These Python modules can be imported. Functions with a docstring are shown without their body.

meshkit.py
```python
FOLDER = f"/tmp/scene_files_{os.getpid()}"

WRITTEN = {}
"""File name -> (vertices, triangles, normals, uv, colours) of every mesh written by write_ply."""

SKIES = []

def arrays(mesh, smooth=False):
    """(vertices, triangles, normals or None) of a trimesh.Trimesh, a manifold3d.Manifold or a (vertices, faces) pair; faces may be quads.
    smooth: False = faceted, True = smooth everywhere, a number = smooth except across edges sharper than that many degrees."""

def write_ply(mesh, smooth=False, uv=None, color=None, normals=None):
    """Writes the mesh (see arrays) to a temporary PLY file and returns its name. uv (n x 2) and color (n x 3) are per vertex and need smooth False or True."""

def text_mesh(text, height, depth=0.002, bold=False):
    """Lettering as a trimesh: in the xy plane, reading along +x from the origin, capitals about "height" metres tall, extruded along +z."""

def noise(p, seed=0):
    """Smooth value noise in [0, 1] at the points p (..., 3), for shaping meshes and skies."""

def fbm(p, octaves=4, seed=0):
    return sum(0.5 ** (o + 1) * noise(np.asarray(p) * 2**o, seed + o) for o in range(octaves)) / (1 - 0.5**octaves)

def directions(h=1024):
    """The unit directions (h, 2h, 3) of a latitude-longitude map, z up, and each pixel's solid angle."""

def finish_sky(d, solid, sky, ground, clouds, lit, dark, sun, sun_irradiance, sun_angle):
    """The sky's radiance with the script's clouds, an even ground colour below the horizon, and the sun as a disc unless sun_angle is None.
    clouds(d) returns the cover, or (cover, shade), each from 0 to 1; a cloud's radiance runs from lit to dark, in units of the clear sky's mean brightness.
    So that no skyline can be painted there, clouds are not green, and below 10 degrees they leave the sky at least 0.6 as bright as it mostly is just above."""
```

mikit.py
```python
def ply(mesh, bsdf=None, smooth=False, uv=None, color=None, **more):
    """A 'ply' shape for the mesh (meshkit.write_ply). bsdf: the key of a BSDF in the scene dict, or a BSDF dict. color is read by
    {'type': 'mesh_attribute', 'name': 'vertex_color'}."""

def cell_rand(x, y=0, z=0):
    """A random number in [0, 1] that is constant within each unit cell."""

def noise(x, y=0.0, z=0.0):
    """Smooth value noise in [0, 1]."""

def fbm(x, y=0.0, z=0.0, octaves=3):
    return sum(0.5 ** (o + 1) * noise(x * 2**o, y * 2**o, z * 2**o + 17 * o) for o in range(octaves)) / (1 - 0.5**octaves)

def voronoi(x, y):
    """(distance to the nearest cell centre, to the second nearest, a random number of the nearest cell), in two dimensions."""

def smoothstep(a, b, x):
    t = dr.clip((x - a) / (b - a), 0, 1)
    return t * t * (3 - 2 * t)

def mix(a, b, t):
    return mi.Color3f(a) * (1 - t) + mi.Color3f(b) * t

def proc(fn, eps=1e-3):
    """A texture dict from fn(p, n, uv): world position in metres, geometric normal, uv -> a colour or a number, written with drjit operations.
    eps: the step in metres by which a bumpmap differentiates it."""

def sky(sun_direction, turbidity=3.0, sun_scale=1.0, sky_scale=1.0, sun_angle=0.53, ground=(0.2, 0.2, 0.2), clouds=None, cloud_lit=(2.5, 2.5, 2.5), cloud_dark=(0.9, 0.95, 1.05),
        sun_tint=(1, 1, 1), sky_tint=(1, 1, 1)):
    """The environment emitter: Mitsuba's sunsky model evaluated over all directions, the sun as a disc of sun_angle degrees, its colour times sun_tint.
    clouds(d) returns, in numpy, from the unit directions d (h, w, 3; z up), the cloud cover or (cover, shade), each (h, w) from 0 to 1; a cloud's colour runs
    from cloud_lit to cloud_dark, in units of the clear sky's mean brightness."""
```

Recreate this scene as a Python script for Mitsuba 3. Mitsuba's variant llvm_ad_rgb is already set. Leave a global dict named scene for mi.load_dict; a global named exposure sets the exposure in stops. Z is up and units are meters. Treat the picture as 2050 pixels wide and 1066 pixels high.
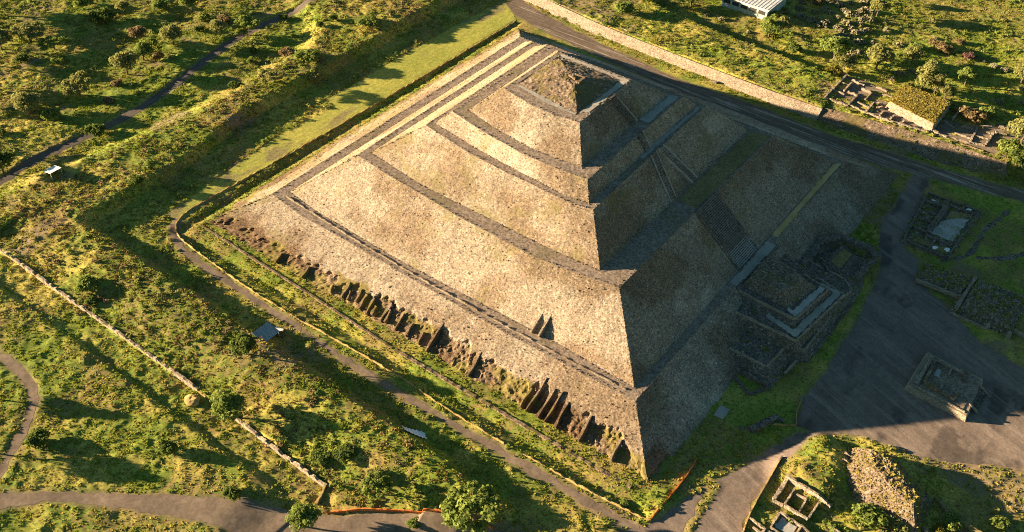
import math, random
import numpy as np, trimesh, drjit as dr, mitsuba as mi
import mikit
from mikit import noise, fbm, voronoi, cell_rand, smoothstep, mix, proc
from meshkit import noise as vnoise, fbm as vfbm
from shapely.geometry import LineString, Polygon, Point
from shapely import contains_xy
T = mi.ScalarTransform4f
scene, labels = {'type': 'scene'}, {}

# ------------------------------------------------------------------ camera, sky, exposure
CAM = np.array([190.578082, -302.158958, 272.080442])
AZ, EL, ROLL, FOV = math.radians(126.0129368), math.radians(-41.29954029), math.radians(1.6622741), 54.147083
_f = np.array([math.cos(EL) * math.cos(AZ), math.cos(EL) * math.sin(AZ), math.sin(EL)])
_r = np.cross(_f, [0, 0, 1]); _r /= np.linalg.norm(_r); _u = np.cross(_r, _f)
_up = _u * math.cos(ROLL) - _r * math.sin(ROLL)
scene['camera'] = {'type': 'perspective', 'fov': FOV, 'fov_axis': 'x', 'near_clip': 1.0, 'far_clip': 12000.0,
                   'to_world': T().look_at(origin=CAM.tolist(), target=(CAM + _f * 100).tolist(), up=_up.tolist())}
SUN_AZ, SUN_EL = math.radians(180 + 28.0), math.radians(9.8)
SUN = [math.cos(SUN_EL) * math.cos(SUN_AZ), math.cos(SUN_EL) * math.sin(SUN_AZ), math.sin(SUN_EL)]
scene['sky'] = mikit.sky(SUN, turbidity=3.0, sun_scale=1.0, sky_scale=0.165, sun_tint=(1.0, 1.27, 2.25), sky_tint=(0.78, 1.2, 1.30), ground=(0.1, 0.1, 0.07))
exposure = 4.75

# ------------------------------------------------------------------ helpers
def put(key, mesh, bsdf, smooth=False, label=None, cat=None, group=None, kind=None, uv=None, **kw):
    n, k = 0, key
    while k in scene:
        n += 1; k = f'{key}_{n:03d}'
    scene[k] = mikit.ply(mesh, bsdf, smooth, uv=uv, **kw)
    tag(k, label, cat, group, kind)
    return k
def put_again(key, first, to_world):
    n, k = 0, key
    while k in scene:
        n += 1; k = f'{key}_{n:03d}'
    scene[k] = {**scene[first], 'to_world': to_world}
    return k
USED = {}
def thing(name, label, cat, group=None, kind=None):
    n = USED.get(name, 0); USED[name] = n + 1
    k = name if n == 0 else f'{name}_{n:03d}'
    tag(k, label, cat, group, kind)
    return k
def tag(k, label=None, cat=None, group=None, kind=None):
    d = {a: b for a, b in (('label', label), ('category', cat), ('group', group), ('kind', kind)) if b}
    if d: labels[k] = d
def P3(x, y, z=0.0):
    x, y = np.asarray(x, float), np.asarray(y, float)
    return np.stack([x, y, np.broadcast_to(z, x.shape)], -1)
def sstep(a, b, x):
    t = np.clip((x - a) / (b - a), 0, 1); return t * t * (3 - 2 * t)
def sdf(poly, x, y):
    """signed distance to a polygon, negative inside"""
    x, y = np.asarray(x, float), np.asarray(y, float)
    d = np.full(x.shape, 1e18); inside = np.zeros(x.shape, bool)
    p = np.asarray(poly, float); q = np.roll(p, -1, 0)
    for (ax, ay), (bx, by) in zip(p, q):
        ex, ey = bx - ax, by - ay
        t = np.clip(((x - ax) * ex + (y - ay) * ey) / (ex * ex + ey * ey + 1e-12), 0, 1)
        d = np.minimum(d, (x - ax - t * ex) ** 2 + (y - ay - t * ey) ** 2)
        c = (ay > y) != (by > y)
        if ey != 0: inside ^= c & (x < ex * (y - ay) / ey + ax)
    d = np.sqrt(d)
    return np.where(inside, -d, d)
def band(line, w):
    return np.array(LineString(line).buffer(w, quad_segs=4).exterior.coords)[:-1]
def smoothline(pts, n=4):
    p = np.asarray(pts, float)
    for _ in range(n):
        if _ >= 2: break
        a = p[:-1] * .75 + p[1:] * .25; b = p[:-1] * .25 + p[1:] * .75
        p = np.vstack([p[:1], np.stack([a, b], 1).reshape(-1, p.shape[1]), p[-1:]])
    return p

# ------------------------------------------------------------------ terrain (metres; pyramid centred on the origin, its stair side facing +x)
NORTH_BANK = [(-163, 260), (-163, -45), (-153, -92), (-152, -147), (52, -148), (66, -152), (78, -150), (70, -162), (40, -176), (27, -176), (-165, -175),
              (-187, -162), (-184, -125), (-175, -62), (-177, 20), (-200, 50), (-222, 60), (-245, 140), (-250, 260)]
SOUTH_BANK = [(-160, 147.5), (-113, 146), (-76, 141), (-42, 139.3), (-3, 138), (60, 138), (60, 171), (0, 173), (-45, 176), (-100, 190), (-160, 190)]
SOUTH_RUIN = [(57, 143), (110, 149), (143, 150), (152, 152), (158, 190), (130, 187), (57, 177)]
WEST_KNOLL = [(144, -77), (148.5, -61), (155, -62), (157.5, -73), (156, -79)]
def H0(x, y):
    x, y = np.asarray(x, float), np.asarray(y, float)
    d = sdf(NORTH_BANK, x, y)
    wide = 6.5 + 8 * sstep(-150, -190, x)
    top = 4.0 + 0.9 * (vnoise(P3(x / 21, y / 21, 3.3)) - .5) + 1.2 * sstep(40, 90, y)
    h = top * (1 - sstep(0, 1, d / wide))
    taper = 1 - .62 * sstep(-157, -173, y)
    h = h * np.where((x > -172) & (x < 60), taper, 1)
    cut = (y < -175.6) & (x > -166) & (x < 27.5)
    h = np.where(cut, 0.25, h)
    d = sdf(SOUTH_BANK, x, y)
    h = np.maximum(h, 4.0 * (1 - sstep(0.0, np.where(y > 165, 2.2, 1.6), d)))
    d = sdf(SOUTH_RUIN, x, y)
    h = np.maximum(h, 3.3 * (1 - sstep(0.0, np.where(y < 155, 13.0, 4.0), d)))
    d = sdf(WEST_KNOLL, x, y)
    h = np.maximum(h, 3.2 * (1 - sstep(-2, 9, d)))
    drop = sstep(-186.5, -189.5, y + 1.2 * (vnoise(P3(x / 7, x * 0), 5) - .5)) * sstep(-210, -195, x) * sstep(24, 8, x) * (1 - .7 * sstep(-200, -230, y))
    h = h + 1.3 * drop
    rx = np.interp(y, [-200, -149, -105, -55, 5, 39, 70, 140], [-203, -205, -206.5, -209, -225, -224, -217, -214])
    h = h + .7 * sstep(-2.4, -4.2, x - rx) * sstep(-45, -20, x - rx)
    # sunken strip that runs round the pyramid's foot
    e = np.exp(-((x + 115.5) / 2.2) ** 2) * sstep(-124, -118, y) * sstep(122, 116, y)
    n = np.exp(-((y + 121.5) / 2.3) ** 2) * sstep(-121, -115, x) * sstep(119, 112, x)
    h = h - .9 * np.maximum(e, n)
    far = sstep(-195, -240, x) * 1.6 + sstep(178, 215, y) * 1.2
    return h + far * (vnoise(P3(x / 34, y / 34, 1.7)) - .5) * 2 + 0.5 * (vnoise(P3(x / 40, y / 40, 8.1)) - .5) * sstep(128, 180, np.maximum(np.abs(x), np.abs(y)))

LAWN_E = [(-138, 134), (-141, 79), (-141, 30), (-141, -8), (-133, -10), (-136, -45), (-132, -83), (-128.5, -117), (-121, -117), (-121.5, -50), (-119, 20), (-118, 120)]
S_ROAD = [(-136, 150), (-127, 140), (-100, 133), (-67, 127.5), (-16, 121.5), (27, 124), (68, 122.5), (105, 127.5), (128, 129), (161, 136), (215, 147), (215, 138.5), (165, 128.5), (128, 120),
          (118, 117.5), (103, 114), (75, 110.5), (34, 111.5), (-7, 110), (-58, 115), (-93, 118.5), (-122, 124), (-134, 132)]
PLAZA = [(116, 119), (116.5, 110), (120, 64), (130, 42), (134, 8), (135.5, -32), (134.5, -45), (138, -57), (146, -56), (158, -47), (182, -42), (207, -26), (232, -8), (290, 40), (290, 60), (232, 14), (194, 21),
         (176, 24), (160, 36), (144, 45), (139, 58), (131, 62), (125, 105), (123, 120)]
W_PATH = [(118, -126), (122, -112), (129, -92), (134, -78), (139, -60), (147, -54.5), (144, -62), (141, -77), (140.5, -97), (142.5, -109), (152, -135), (120, -150), (108, -142), (113, -131)]
BOTTOM_ROAD = [(-95, -285), (-54, -243.5), (-42, -233.5), (-22, -219.5), (-2, -205.5), (12, -196.5), (27, -189.5), (35, -185), (53, -171), (67, -163), (80, -157), (100, -147), (110, -142), (118, -148),
               (87, -167), (62, -181), (40, -196), (25, -204), (9, -210), (-10, -219), (-25, -227), (-39, -236), (-50, -249), (-90, -296)]
N_PATH_LINE = smoothline([(-127, -90), (-126, -108), (-123, -117), (-116, -124.5), (-104, -128.5), (-89, -130), (-40, -131), (-1, -132.5), (40, -131), (82, -129.5), (112, -128.5), (124, -128)])
FAR_ROAD_LINE = smoothline([(-205, -240), (-203, -200), (-205, -149), (-208, -132), (-206.5, -105), (-205, -83), (-209, -55), (-217, -26), (-225, 5), (-224, 39), (-217, 70), (-214, 140)])
TRACK_LINE = smoothline([(-30, -275), (-55, -249), (-67, -229), (-75, -217), (-83, -211.5), (-94, -209.5), (-108, -209), (-130, -212)])
GREEN_STRIP = [(127.5, -36), (132.5, -43), (134.7, -32), (133.2, 8), (131, 26), (128, 26), (126.5, 5), (126, -18)]
N_COURT = [(109, -47), (121, -47), (127, -38), (134, -44), (137, -55), (133, -62), (126, -70), (113, -71), (108, -62)]
W_LAWN = [(125, 111), (131, 61), (139, 57), (146, 43), (160, 35), (178, 22), (232, 12), (232, 145), (161, 133), (129, 118)]
RIDGE = band([(130, -122), (128.6, -110), (127.6, -98)], 1.6)
GULLY = smoothline([(159.5, 118), (159, 112), (157, 104), (155.5, 97), (156, 87), (156, 76), (153, 70), (148, 63.5)])
zones = {'G1': band(GULLY, 1.1), 'G2': band([(160, 76), (168, 82), (180, 97)], 1.2), 'N': band(N_PATH_LINE, 1.3), 'F': band(FAR_ROAD_LINE, 2.4), 'T': band(TRACK_LINE, 1.5)}
def zone_d(x, y):
    w = 1.1 * (vfbm(P3(x / 4, y / 4), 3, 5) - .5) * 2
    g = {k: sdf(v, x, y) + w for k, v in dict(lawn=LAWN_E, road=S_ROAD, plaza=PLAZA, west=W_PATH, bottom=BOTTOM_ROAD, path=zones['N'], far=zones['F'], track=zones['T']).items()}
    g['path'] = g['path'] + 1.1 * (vfbm(P3(x / 6, y / 6), 3, 15) - .5) * 2
    g['west'] = np.maximum(g['west'], -(sdf(RIDGE, x, y) + w))
    g['gully'] = np.minimum(sdf(zones['G1'], x, y), sdf(zones['G2'], x, y)) + 1.6 * (vfbm(P3(x / 3, y / 3), 3, 25) - .5) * 2
    g['soft'] = np.minimum.reduce([sdf(GREEN_STRIP, x, y), sdf(N_COURT, x, y), sdf(W_LAWN, x, y)])
    return g

VIEW = Polygon([(-400, -60), (-200, -290), (-30, -280), (60, -215), (150, -150), (225, -75), (245, -20), (235, 130), (135, 400), (60, 380), (-120, 200), (-300, 40)]).buffer(22)
G = 0.72
def fine_grid():
    xs, ys = np.arange(-420, 262, G), np.arange(-305, 392, G)
    X, Y = np.meshgrid(xs, ys)
    ok = contains_xy(VIEW, X.ravel(), Y.ravel()).reshape(X.shape) & ~((np.abs(X) < 101) & (np.abs(Y) < 101))
    q = ok[:-1, :-1] & ok[1:, :-1] & ok[:-1, 1:] & ok[1:, 1:]
    idx = np.arange(X.size).reshape(X.shape)
    a, b, c, d = idx[:-1, :-1][q], idx[:-1, 1:][q], idx[1:, 1:][q], idx[1:, :-1][q]
    f = np.vstack([np.stack([a, b, c], 1), np.stack([a, c, d], 1)])
    used = np.unique(f); re = np.full(X.size, -1); re[used] = np.arange(len(used))
    return X.ravel()[used], Y.ravel()[used], re[f]
GX, GY, GF = fine_grid()
jx = vnoise(P3(GX * 7.3, GY * 7.3), 11) - .5; jy = vnoise(P3(GX * 7.3, GY * 7.3), 12) - .5
GX, GY = GX + jx * .35, GY + jy * .35
ZD = zone_d(GX, GY)
PAVED = np.minimum.reduce([ZD[k] for k in ('road', 'plaza', 'west', 'bottom', 'path', 'far', 'track')])
APRON = np.maximum(np.maximum(np.abs(GX), np.abs(GY)) - 119, -9)
def rough(x, y, paved, soft, lawn):
    a = sstep(-.3, 2.2, paved) * (.12 + .88 * sstep(-1, 2, soft)) * (.10 + .90 * sstep(-.5, 2.0, lawn))
    ring = (np.maximum(np.abs(x), np.abs(y)) < 126) & (x < 112)
    return a * np.where(ring, .55, 1.0) * np.where((np.abs(y - 121) < 14) & (x > -120), .35, 1.0)
def bumps(x, y):
    big = (vfbm(P3(x / 11, y / 11), 3, 21) - .5) * 1.5
    n1 = vnoise(P3(x / 2.6, y / 2.0), 22); n2 = vnoise(P3(x / 1.25, y / 1.25), 23); n3 = vnoise(P3(x / 4.8, y / 4.8), 24)
    return .8 * big + .58 * np.maximum(n1 - .42, 0) * (.3 + 1.3 * n3) + .28 * (n2 - .5)
A = rough(GX, GY, PAVED, ZD['soft'], ZD['lawn'])
GZ = H0(GX, GY) + A * bumps(GX, GY) + .05 * (vnoise(P3(GX / 1.6, GY / 1.6), 31) - .5)
def H(x, y):
    x, y = np.atleast_1d(np.asarray(x, float)), np.atleast_1d(np.asarray(y, float))
    return H0(x, y)
def Hs(x, y): return float(H([x], [y])[0])

# ------------------------------------------------------------------ materials
def diffuse(key, fn, rough=.95, twosided=True, spec=.15):
    b = {'type': 'principled', 'base_color': proc(fn), 'roughness': rough, 'specular': spec}
    scene[key] = {'type': 'twosided', 'bsdf': b} if twosided else b
C3 = mi.Color3f
def scrub_fn(p, n, uv):
    big = fbm(p.x * .022, p.y * .022, 0.0, 3); mid = fbm(p.x * .11 + 40, p.y * .11, 0.0, 3)
    fine = fbm(p.x * .9, p.y * .9, 0.0, 3); sp = noise(p.x * 2.3, p.y * 2.3)
    green = mix((.085, .140, .022), (.270, .300, .042), fine)
    straw = mix((.250, .215, .042), (.52, .415, .105), fine)
    rust = mix((.11, .072, .030), (.26, .170, .080), fine)
    c = mix(green, straw, smoothstep(.40, .64, .55 * mid + .45 * big) * .88)
    c = mix(c, rust, smoothstep(.44, .60, fbm(p.x * .05 + 9, p.y * .05 + 70, 0.0, 3)) * .75 * smoothstep(.3, .6, fine))
    c = mix(c, (.030, .048, .014), smoothstep(.60, .80, sp) * .6)
    soil = mix((.13, .092, .06), (.24, .18, .12), fine)
    return mix(c, soil, uv.x)
diffuse('m_ground', scrub_fn)
def lawn_fn(p, n, uv):
    f = fbm(p.x * .5, p.y * .5, 0.0, 3); b = fbm(p.x * .06, p.y * .05, 0.0, 3)
    stripe = .5 + .5 * dr.sin(p.x * 2.2 + 2.5 * noise(p.y * .05, p.x * .1))
    c = mix((.17, .215, .036), (.44, .385, .090), .55 * b + .45 * f)
    return mix(c, (.20, .16, .085), smoothstep(.58, .72, fbm(p.x * .12 + 60, p.y * .06, 0.0, 4)) * .8) * (.93 + .08 * stripe) * (.7 + .6 * noise(p.x * 2.2, p.y * 2.2))
diffuse('m_lawn', lawn_fn)
def plaza_fn(p, n, uv):
    a = fbm(p.x * .09 + p.y * .04, p.y * .09, 0.0, 4); st = fbm((p.x * .35 + p.y * .94) * .55, (p.x * .94 - p.y * .35) * .030 + 2.0 * fbm(p.x * .02, p.y * .02, 0.0, 2), 0.0, 4); f = noise(p.x * 2.6, p.y * 2.6)
    c = mix((.105, .084, .074), (.275, .208, .168), .6 * a + .4 * st)
    c = mix(c, (.050, .043, .040), smoothstep(.52, .70, fbm(p.x * .11 + 5, p.y * .07, 0.0, 5)) * .65)
    c = mix(c, (.045, .040, .038), smoothstep(.64, .70, fbm((p.x * .35 + p.y * .94) * .9, (p.x * .94 - p.y * .35) * .09, 0.0, 3)) * .22)
    c = c * (.82 + .36 * fbm(p.x * .6, p.y * .6, 0.0, 3))
    c = mix(c, (.30, .25, .21), smoothstep(.60, .85, st) * .35)
    return c * (.82 + .36 * f)
diffuse('m_plaza', plaza_fn)
def sroad_fn(p, n, uv):
    v = p.y - (117.5 + .0 * p.x); t = fbm(p.x * .035, v * .8, 0.0, 4); f = fbm(p.x * .7, p.y * .9, 0.0, 3)
    c = mix((.085, .060, .045), (.20, .150, .115), t)
    c = mix(c, (.36, .30, .25), smoothstep(.60, .74, fbm(p.x * .05 + 3, v * 1.3, 0.0, 3)) * .75)
    return c * (.7 + .6 * f)
diffuse('m_road', sroad_fn)
def dirt_fn(p, n, uv):
    a = fbm(p.x * .16, p.y * .16, 0.0, 4); f = fbm(p.x * 1.4, p.y * 1.4, 0.0, 2)
    c = mix((.105, .080, .062), (.255, .190, .140), a)
    return c * (.75 + .5 * f)
diffuse('m_dirt', dirt_fn)
def farroad_fn(p, n, uv):
    f = fbm(p.x * .8, p.y * .25, 0.0, 3)
    return mix((.075, .062, .055), (.16, .13, .11), f)
diffuse('m_farroad', farroad_fn)
def stones(p, s, lo, hi, light, share):
    k = s * 2.6
    r = noise(p.x * k, p.y * k, p.z * k); r2 = noise(p.x * k * .52 + 31, p.y * k * .52, p.z * k * .52); r3 = cell_rand(p.x * k * .8, p.y * k * .8, p.z * k * .8)
    c = mix(lo, hi, smoothstep(.12, .85, .5 * r + .25 * r2 + .25 * r3))
    c = mix(c, light, smoothstep(1 - share, 1 - share * .35, .45 * r2 + .55 * r3) * .8)
    return c * (.62 + .38 * smoothstep(.16, .40, r))
def rubble_fn(p, n, uv):
    c = stones(p, 1.15, (.125, .100, .078), (.315, .250, .185), (.43, .36, .275), .35)
    b = fbm(p.x * .045, p.y * .045, p.z * .06, 4); m = fbm(p.x * .22 + 7, p.y * .22, p.z * .22, 3)
    along = dr.select(dr.abs(p.y) > dr.abs(p.x), p.x, p.y); down = dr.select(dr.abs(p.y) > dr.abs(p.x), p.y, p.x)
    st = fbm(along * .42, down * .045 + 13, 0.0, 3)
    c = c * (.66 + .42 * m + .34 * st)
    c = mix(c, c * C3(.70, .63, .56), smoothstep(.44, .60, b) * .9)
    c = mix(c, c * 1.25 + .02, smoothstep(.58, .72, fbm(p.x * .03 + 90, p.y * .05 + 20, p.z * .08, 4)))
    c = mix(c, (.145, .125, .045), smoothstep(.56, .74, fbm(p.x * .07 + 50, p.y * .07, p.z * .1, 4)) * .55 * smoothstep(.35, .6, m))
    weedy = smoothstep(4, -4, p.x + dr.abs(p.y)) * smoothstep(.35, .6, fbm(p.x * .3, p.y * .12, p.z * .3, 3))
    c = mix(c * (1 - .12 * smoothstep(4, -4, p.x + dr.abs(p.y))), (.20, .165, .075), weedy * .45)
    low = smoothstep(.6, -.6, p.z - (4.4 + 1.5 * (noise(p.x * .2, p.y * .2) - .5) * 2 + .8 * noise(p.x * .7, p.y * .7) - 2.4 * smoothstep(88, 110, p.x) - 1.2 * smoothstep(-80, -104, p.x)))
    side = dr.maximum(smoothstep(-95, -97, p.y) * smoothstep(111, 108, p.x), smoothstep(-96, -98, p.x))
    worn = mix(c * C3(.62, .54, .46), (.150, .125, .035), smoothstep(.44, .66, fbm(p.x * .11 + 3, p.y * .3, 0.0, 3)) * .75)
    return mix(c, worn, low * side)
diffuse('m_rubble', rubble_fn)
def terrace_fn(p, n, uv):
    m = fbm(p.x * .5, p.y * .5, 0.0, 3); b = fbm(p.x * .06, p.y * .06, p.z * .3, 3); s = noise(p.x * 2.4, p.y * 2.4)
    c = mix((.13, .100, .078), (.34, .262, .205), .5 * m + .5 * s)
    c = c * (.72 + .4 * smoothstep(.3, .5, cell_rand(p.x * 1.4, p.y * 1.4)))
    return mix(c, (.14, .12, .05), smoothstep(.55, .75, b) * .4)
diffuse('m_terrace', terrace_fn)
def cement_fn(p, n, uv):
    m = fbm(p.x * .35, p.y * .35, 0.0, 3); s = noise(p.x * 2.2, p.y * 2.2)
    return mix((.20, .18, .155), (.44, .40, .34), .65 * m + .35 * s)
diffuse('m_cement', cement_fn)
def grassy_fn(p, n, uv):
    m = fbm(p.x * .35, p.y * .35, 0.0, 3); s = noise(p.x * 2.0, p.y * 2.0); b = fbm(p.x * .09, p.y * .09 + 4, 0.0, 3)
    c = mix((.11, .105, .036), (.30, .205, .095), .5 * m + .5 * b)
    return c * (.65 + .7 * s)
diffuse('m_grassy', grassy_fn)
def rough_fn(p, n, uv):
    c = stones(p, .95, (.075, .056, .042), (.27, .195, .135), (.40, .31, .22), .3)
    m = fbm(p.x * .3, p.y * .3, p.z * .3, 3)
    c = mix(c * (.6 + .7 * m), (.130, .105, .035), smoothstep(.5, .68, fbm(p.x * .12 + 3, p.y * .2, 0.0, 3)) * .7)
    return c
diffuse('m_eroded', rough_fn)
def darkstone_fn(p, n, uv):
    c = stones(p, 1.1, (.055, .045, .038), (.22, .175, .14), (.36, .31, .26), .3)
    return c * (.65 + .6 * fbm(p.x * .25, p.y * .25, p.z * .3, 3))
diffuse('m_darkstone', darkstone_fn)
def wall_fn(p, n, uv):
    c = stones(p, 1.5, (.15, .115, .085), (.36, .285, .21), (.5, .42, .33), .35)
    return c * (.7 + .55 * fbm(p.x * .3, p.y * .3, p.z, 3))
diffuse('m_wall', wall_fn)
def verge_fn(p, n, uv):
    m = fbm(p.x * .6, p.y * .6, 0.0, 3)
    return mix((.21, .145, .045), (.46, .33, .15), m)
diffuse('m_straw', verge_fn)
diffuse('m_drygrass', lambda p, n, uv: mix((.34, .235, .075), (.66, .43, .20), fbm(p.x * .4, p.y * .22, 0.0, 3)))
diffuse('m_netting', lambda p, n, uv: mix((.42, .085, .020), (.56, .20, .06), noise(p.x * .9, p.y * .9)))
diffuse('m_plaster', lambda p, n, uv: mix((.26, .245, .225), (.42, .40, .37), fbm(p.x * .4, p.y * .4, 0.0, 3)))
diffuse('m_white', lambda p, n, uv: mix((.70, .70, .70), (.82, .81, .79), fbm(p.x * .8, p.y * .8, 0.0, 2)), rough=.6)
diffuse('m_roof', lambda p, n, uv: mix((.62, .60, .58), (.42, .24, .22), smoothstep(.62, .75, noise(p.x * .45 + p.y * 1.6, p.y * .2)) * .6), rough=.6)
diffuse('m_panel', lambda p, n, uv: mix((.30, .36, .34), (.38, .43, .40), noise(p.x, p.z)), rough=.6)
diffuse('m_tin', lambda p, n, uv: mix((.16, .22, .25), (.33, .38, .40), fbm(p.x * .3 + p.y * 1.7, p.y * .3, 0.0, 2)), rough=.5)
diffuse('m_dark', lambda p, n, uv: C3(.05, .048, .045))
def leaf(key, lo, hi, s=.7):
    fn = lambda p, n, uv, lo=lo, hi=hi, s=s: mix(lo, hi, .55 * noise(p.x * s, p.y * s, p.z * s) + .45 * cell_rand(p.x * 2.6, p.y * 2.6, p.z * 2.6))
    scene[key] = {'type': 'principledthin', 'base_color': proc(fn), 'roughness': .8, 'diff_trans': .9}
leaf('m_leaf_light', (.15, .17, .05), (.36, .34, .125))
leaf('m_leaf_mid', (.105, .160, .036), (.30, .34, .085))
leaf('m_leaf_dark', (.060, .100, .024), (.185, .22, .056))
leaf('m_leaf_dry', (.16, .12, .055), (.33, .245, .13))
leaf('m_leaf_yellow', (.125, .120, .020), (.26, .215, .040))
leaf('m_leaf_pink', (.16, .085, .075), (.27, .15, .125))
leaf('m_pad', (.16, .165, .09), (.55, .48, .33))
leaf('m_tuft_green', (.115, .165, .024), (.40, .40, .056), .15)
leaf('m_tuft_straw', (.27, .225, .050), (.60, .48, .135), .15)
leaf('m_tuft_rust', (.12, .078, .036), (.27, .175, .08), .15)
scene['m_bark'] = {'type': 'principled', 'base_color': {'type': 'rgb', 'value': [.10, .075, .055]}, 'roughness': .95}

# ------------------------------------------------------------------ ground sheets
ring = np.maximum(np.abs(GX), np.abs(GY))
soil = np.clip(sstep(2.2, .2, PAVED) * .6 + .8 * sstep(.68, .78, vfbm(P3(GX / 26, GY / 26), 4, 77)), 0, 1)
put('ground', trimesh.Trimesh(np.stack([GX, GY, GZ], 1), GF, process=False), 'm_ground', smooth=True, uv=np.stack([soil, np.zeros_like(soil)], 1),
    label='scrub covered ground of dry and green grass round the pyramid', cat='ground', kind='structure')
# the same land beyond the part in view, to the horizon, under the detailed sheet's rim
def far_land():
    r = np.concatenate([np.arange(-600, 601, 12.0)]); X, Y = np.meshgrid(r, r)
    big = np.array([-9000, -4500, -2200, -1200, -800]); xs = np.concatenate([big, r, -big[::-1]])
    X, Y = np.meshgrid(xs, xs)
    Z = H0(X, Y) - .5
    inn = contains_xy(VIEW.buffer(-18), X.ravel(), Y.ravel()).reshape(X.shape)
    Z = np.where(inn, Z - 6, Z)
    q = ~(inn[:-1, :-1] & inn[1:, :-1] & inn[:-1, 1:] & inn[1:, 1:])
    i = np.arange(X.size).reshape(X.shape)
    a, b, c, d = i[:-1, :-1][q], i[:-1, 1:][q], i[1:, 1:][q], i[1:, :-1][q]
    v = np.stack([X.ravel(), Y.ravel(), Z.ravel()], 1)
    return trimesh.Trimesh(v, np.vstack([np.stack([a, b, c], 1), np.stack([a, c, d], 1)]), process=False)
_m = far_land()
put('surrounding_land', _m, 'm_ground', smooth=True, uv=np.zeros((len(_m.vertices), 2)), label='scrub land beyond the edges of the view', cat='ground', kind='structure')
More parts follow.
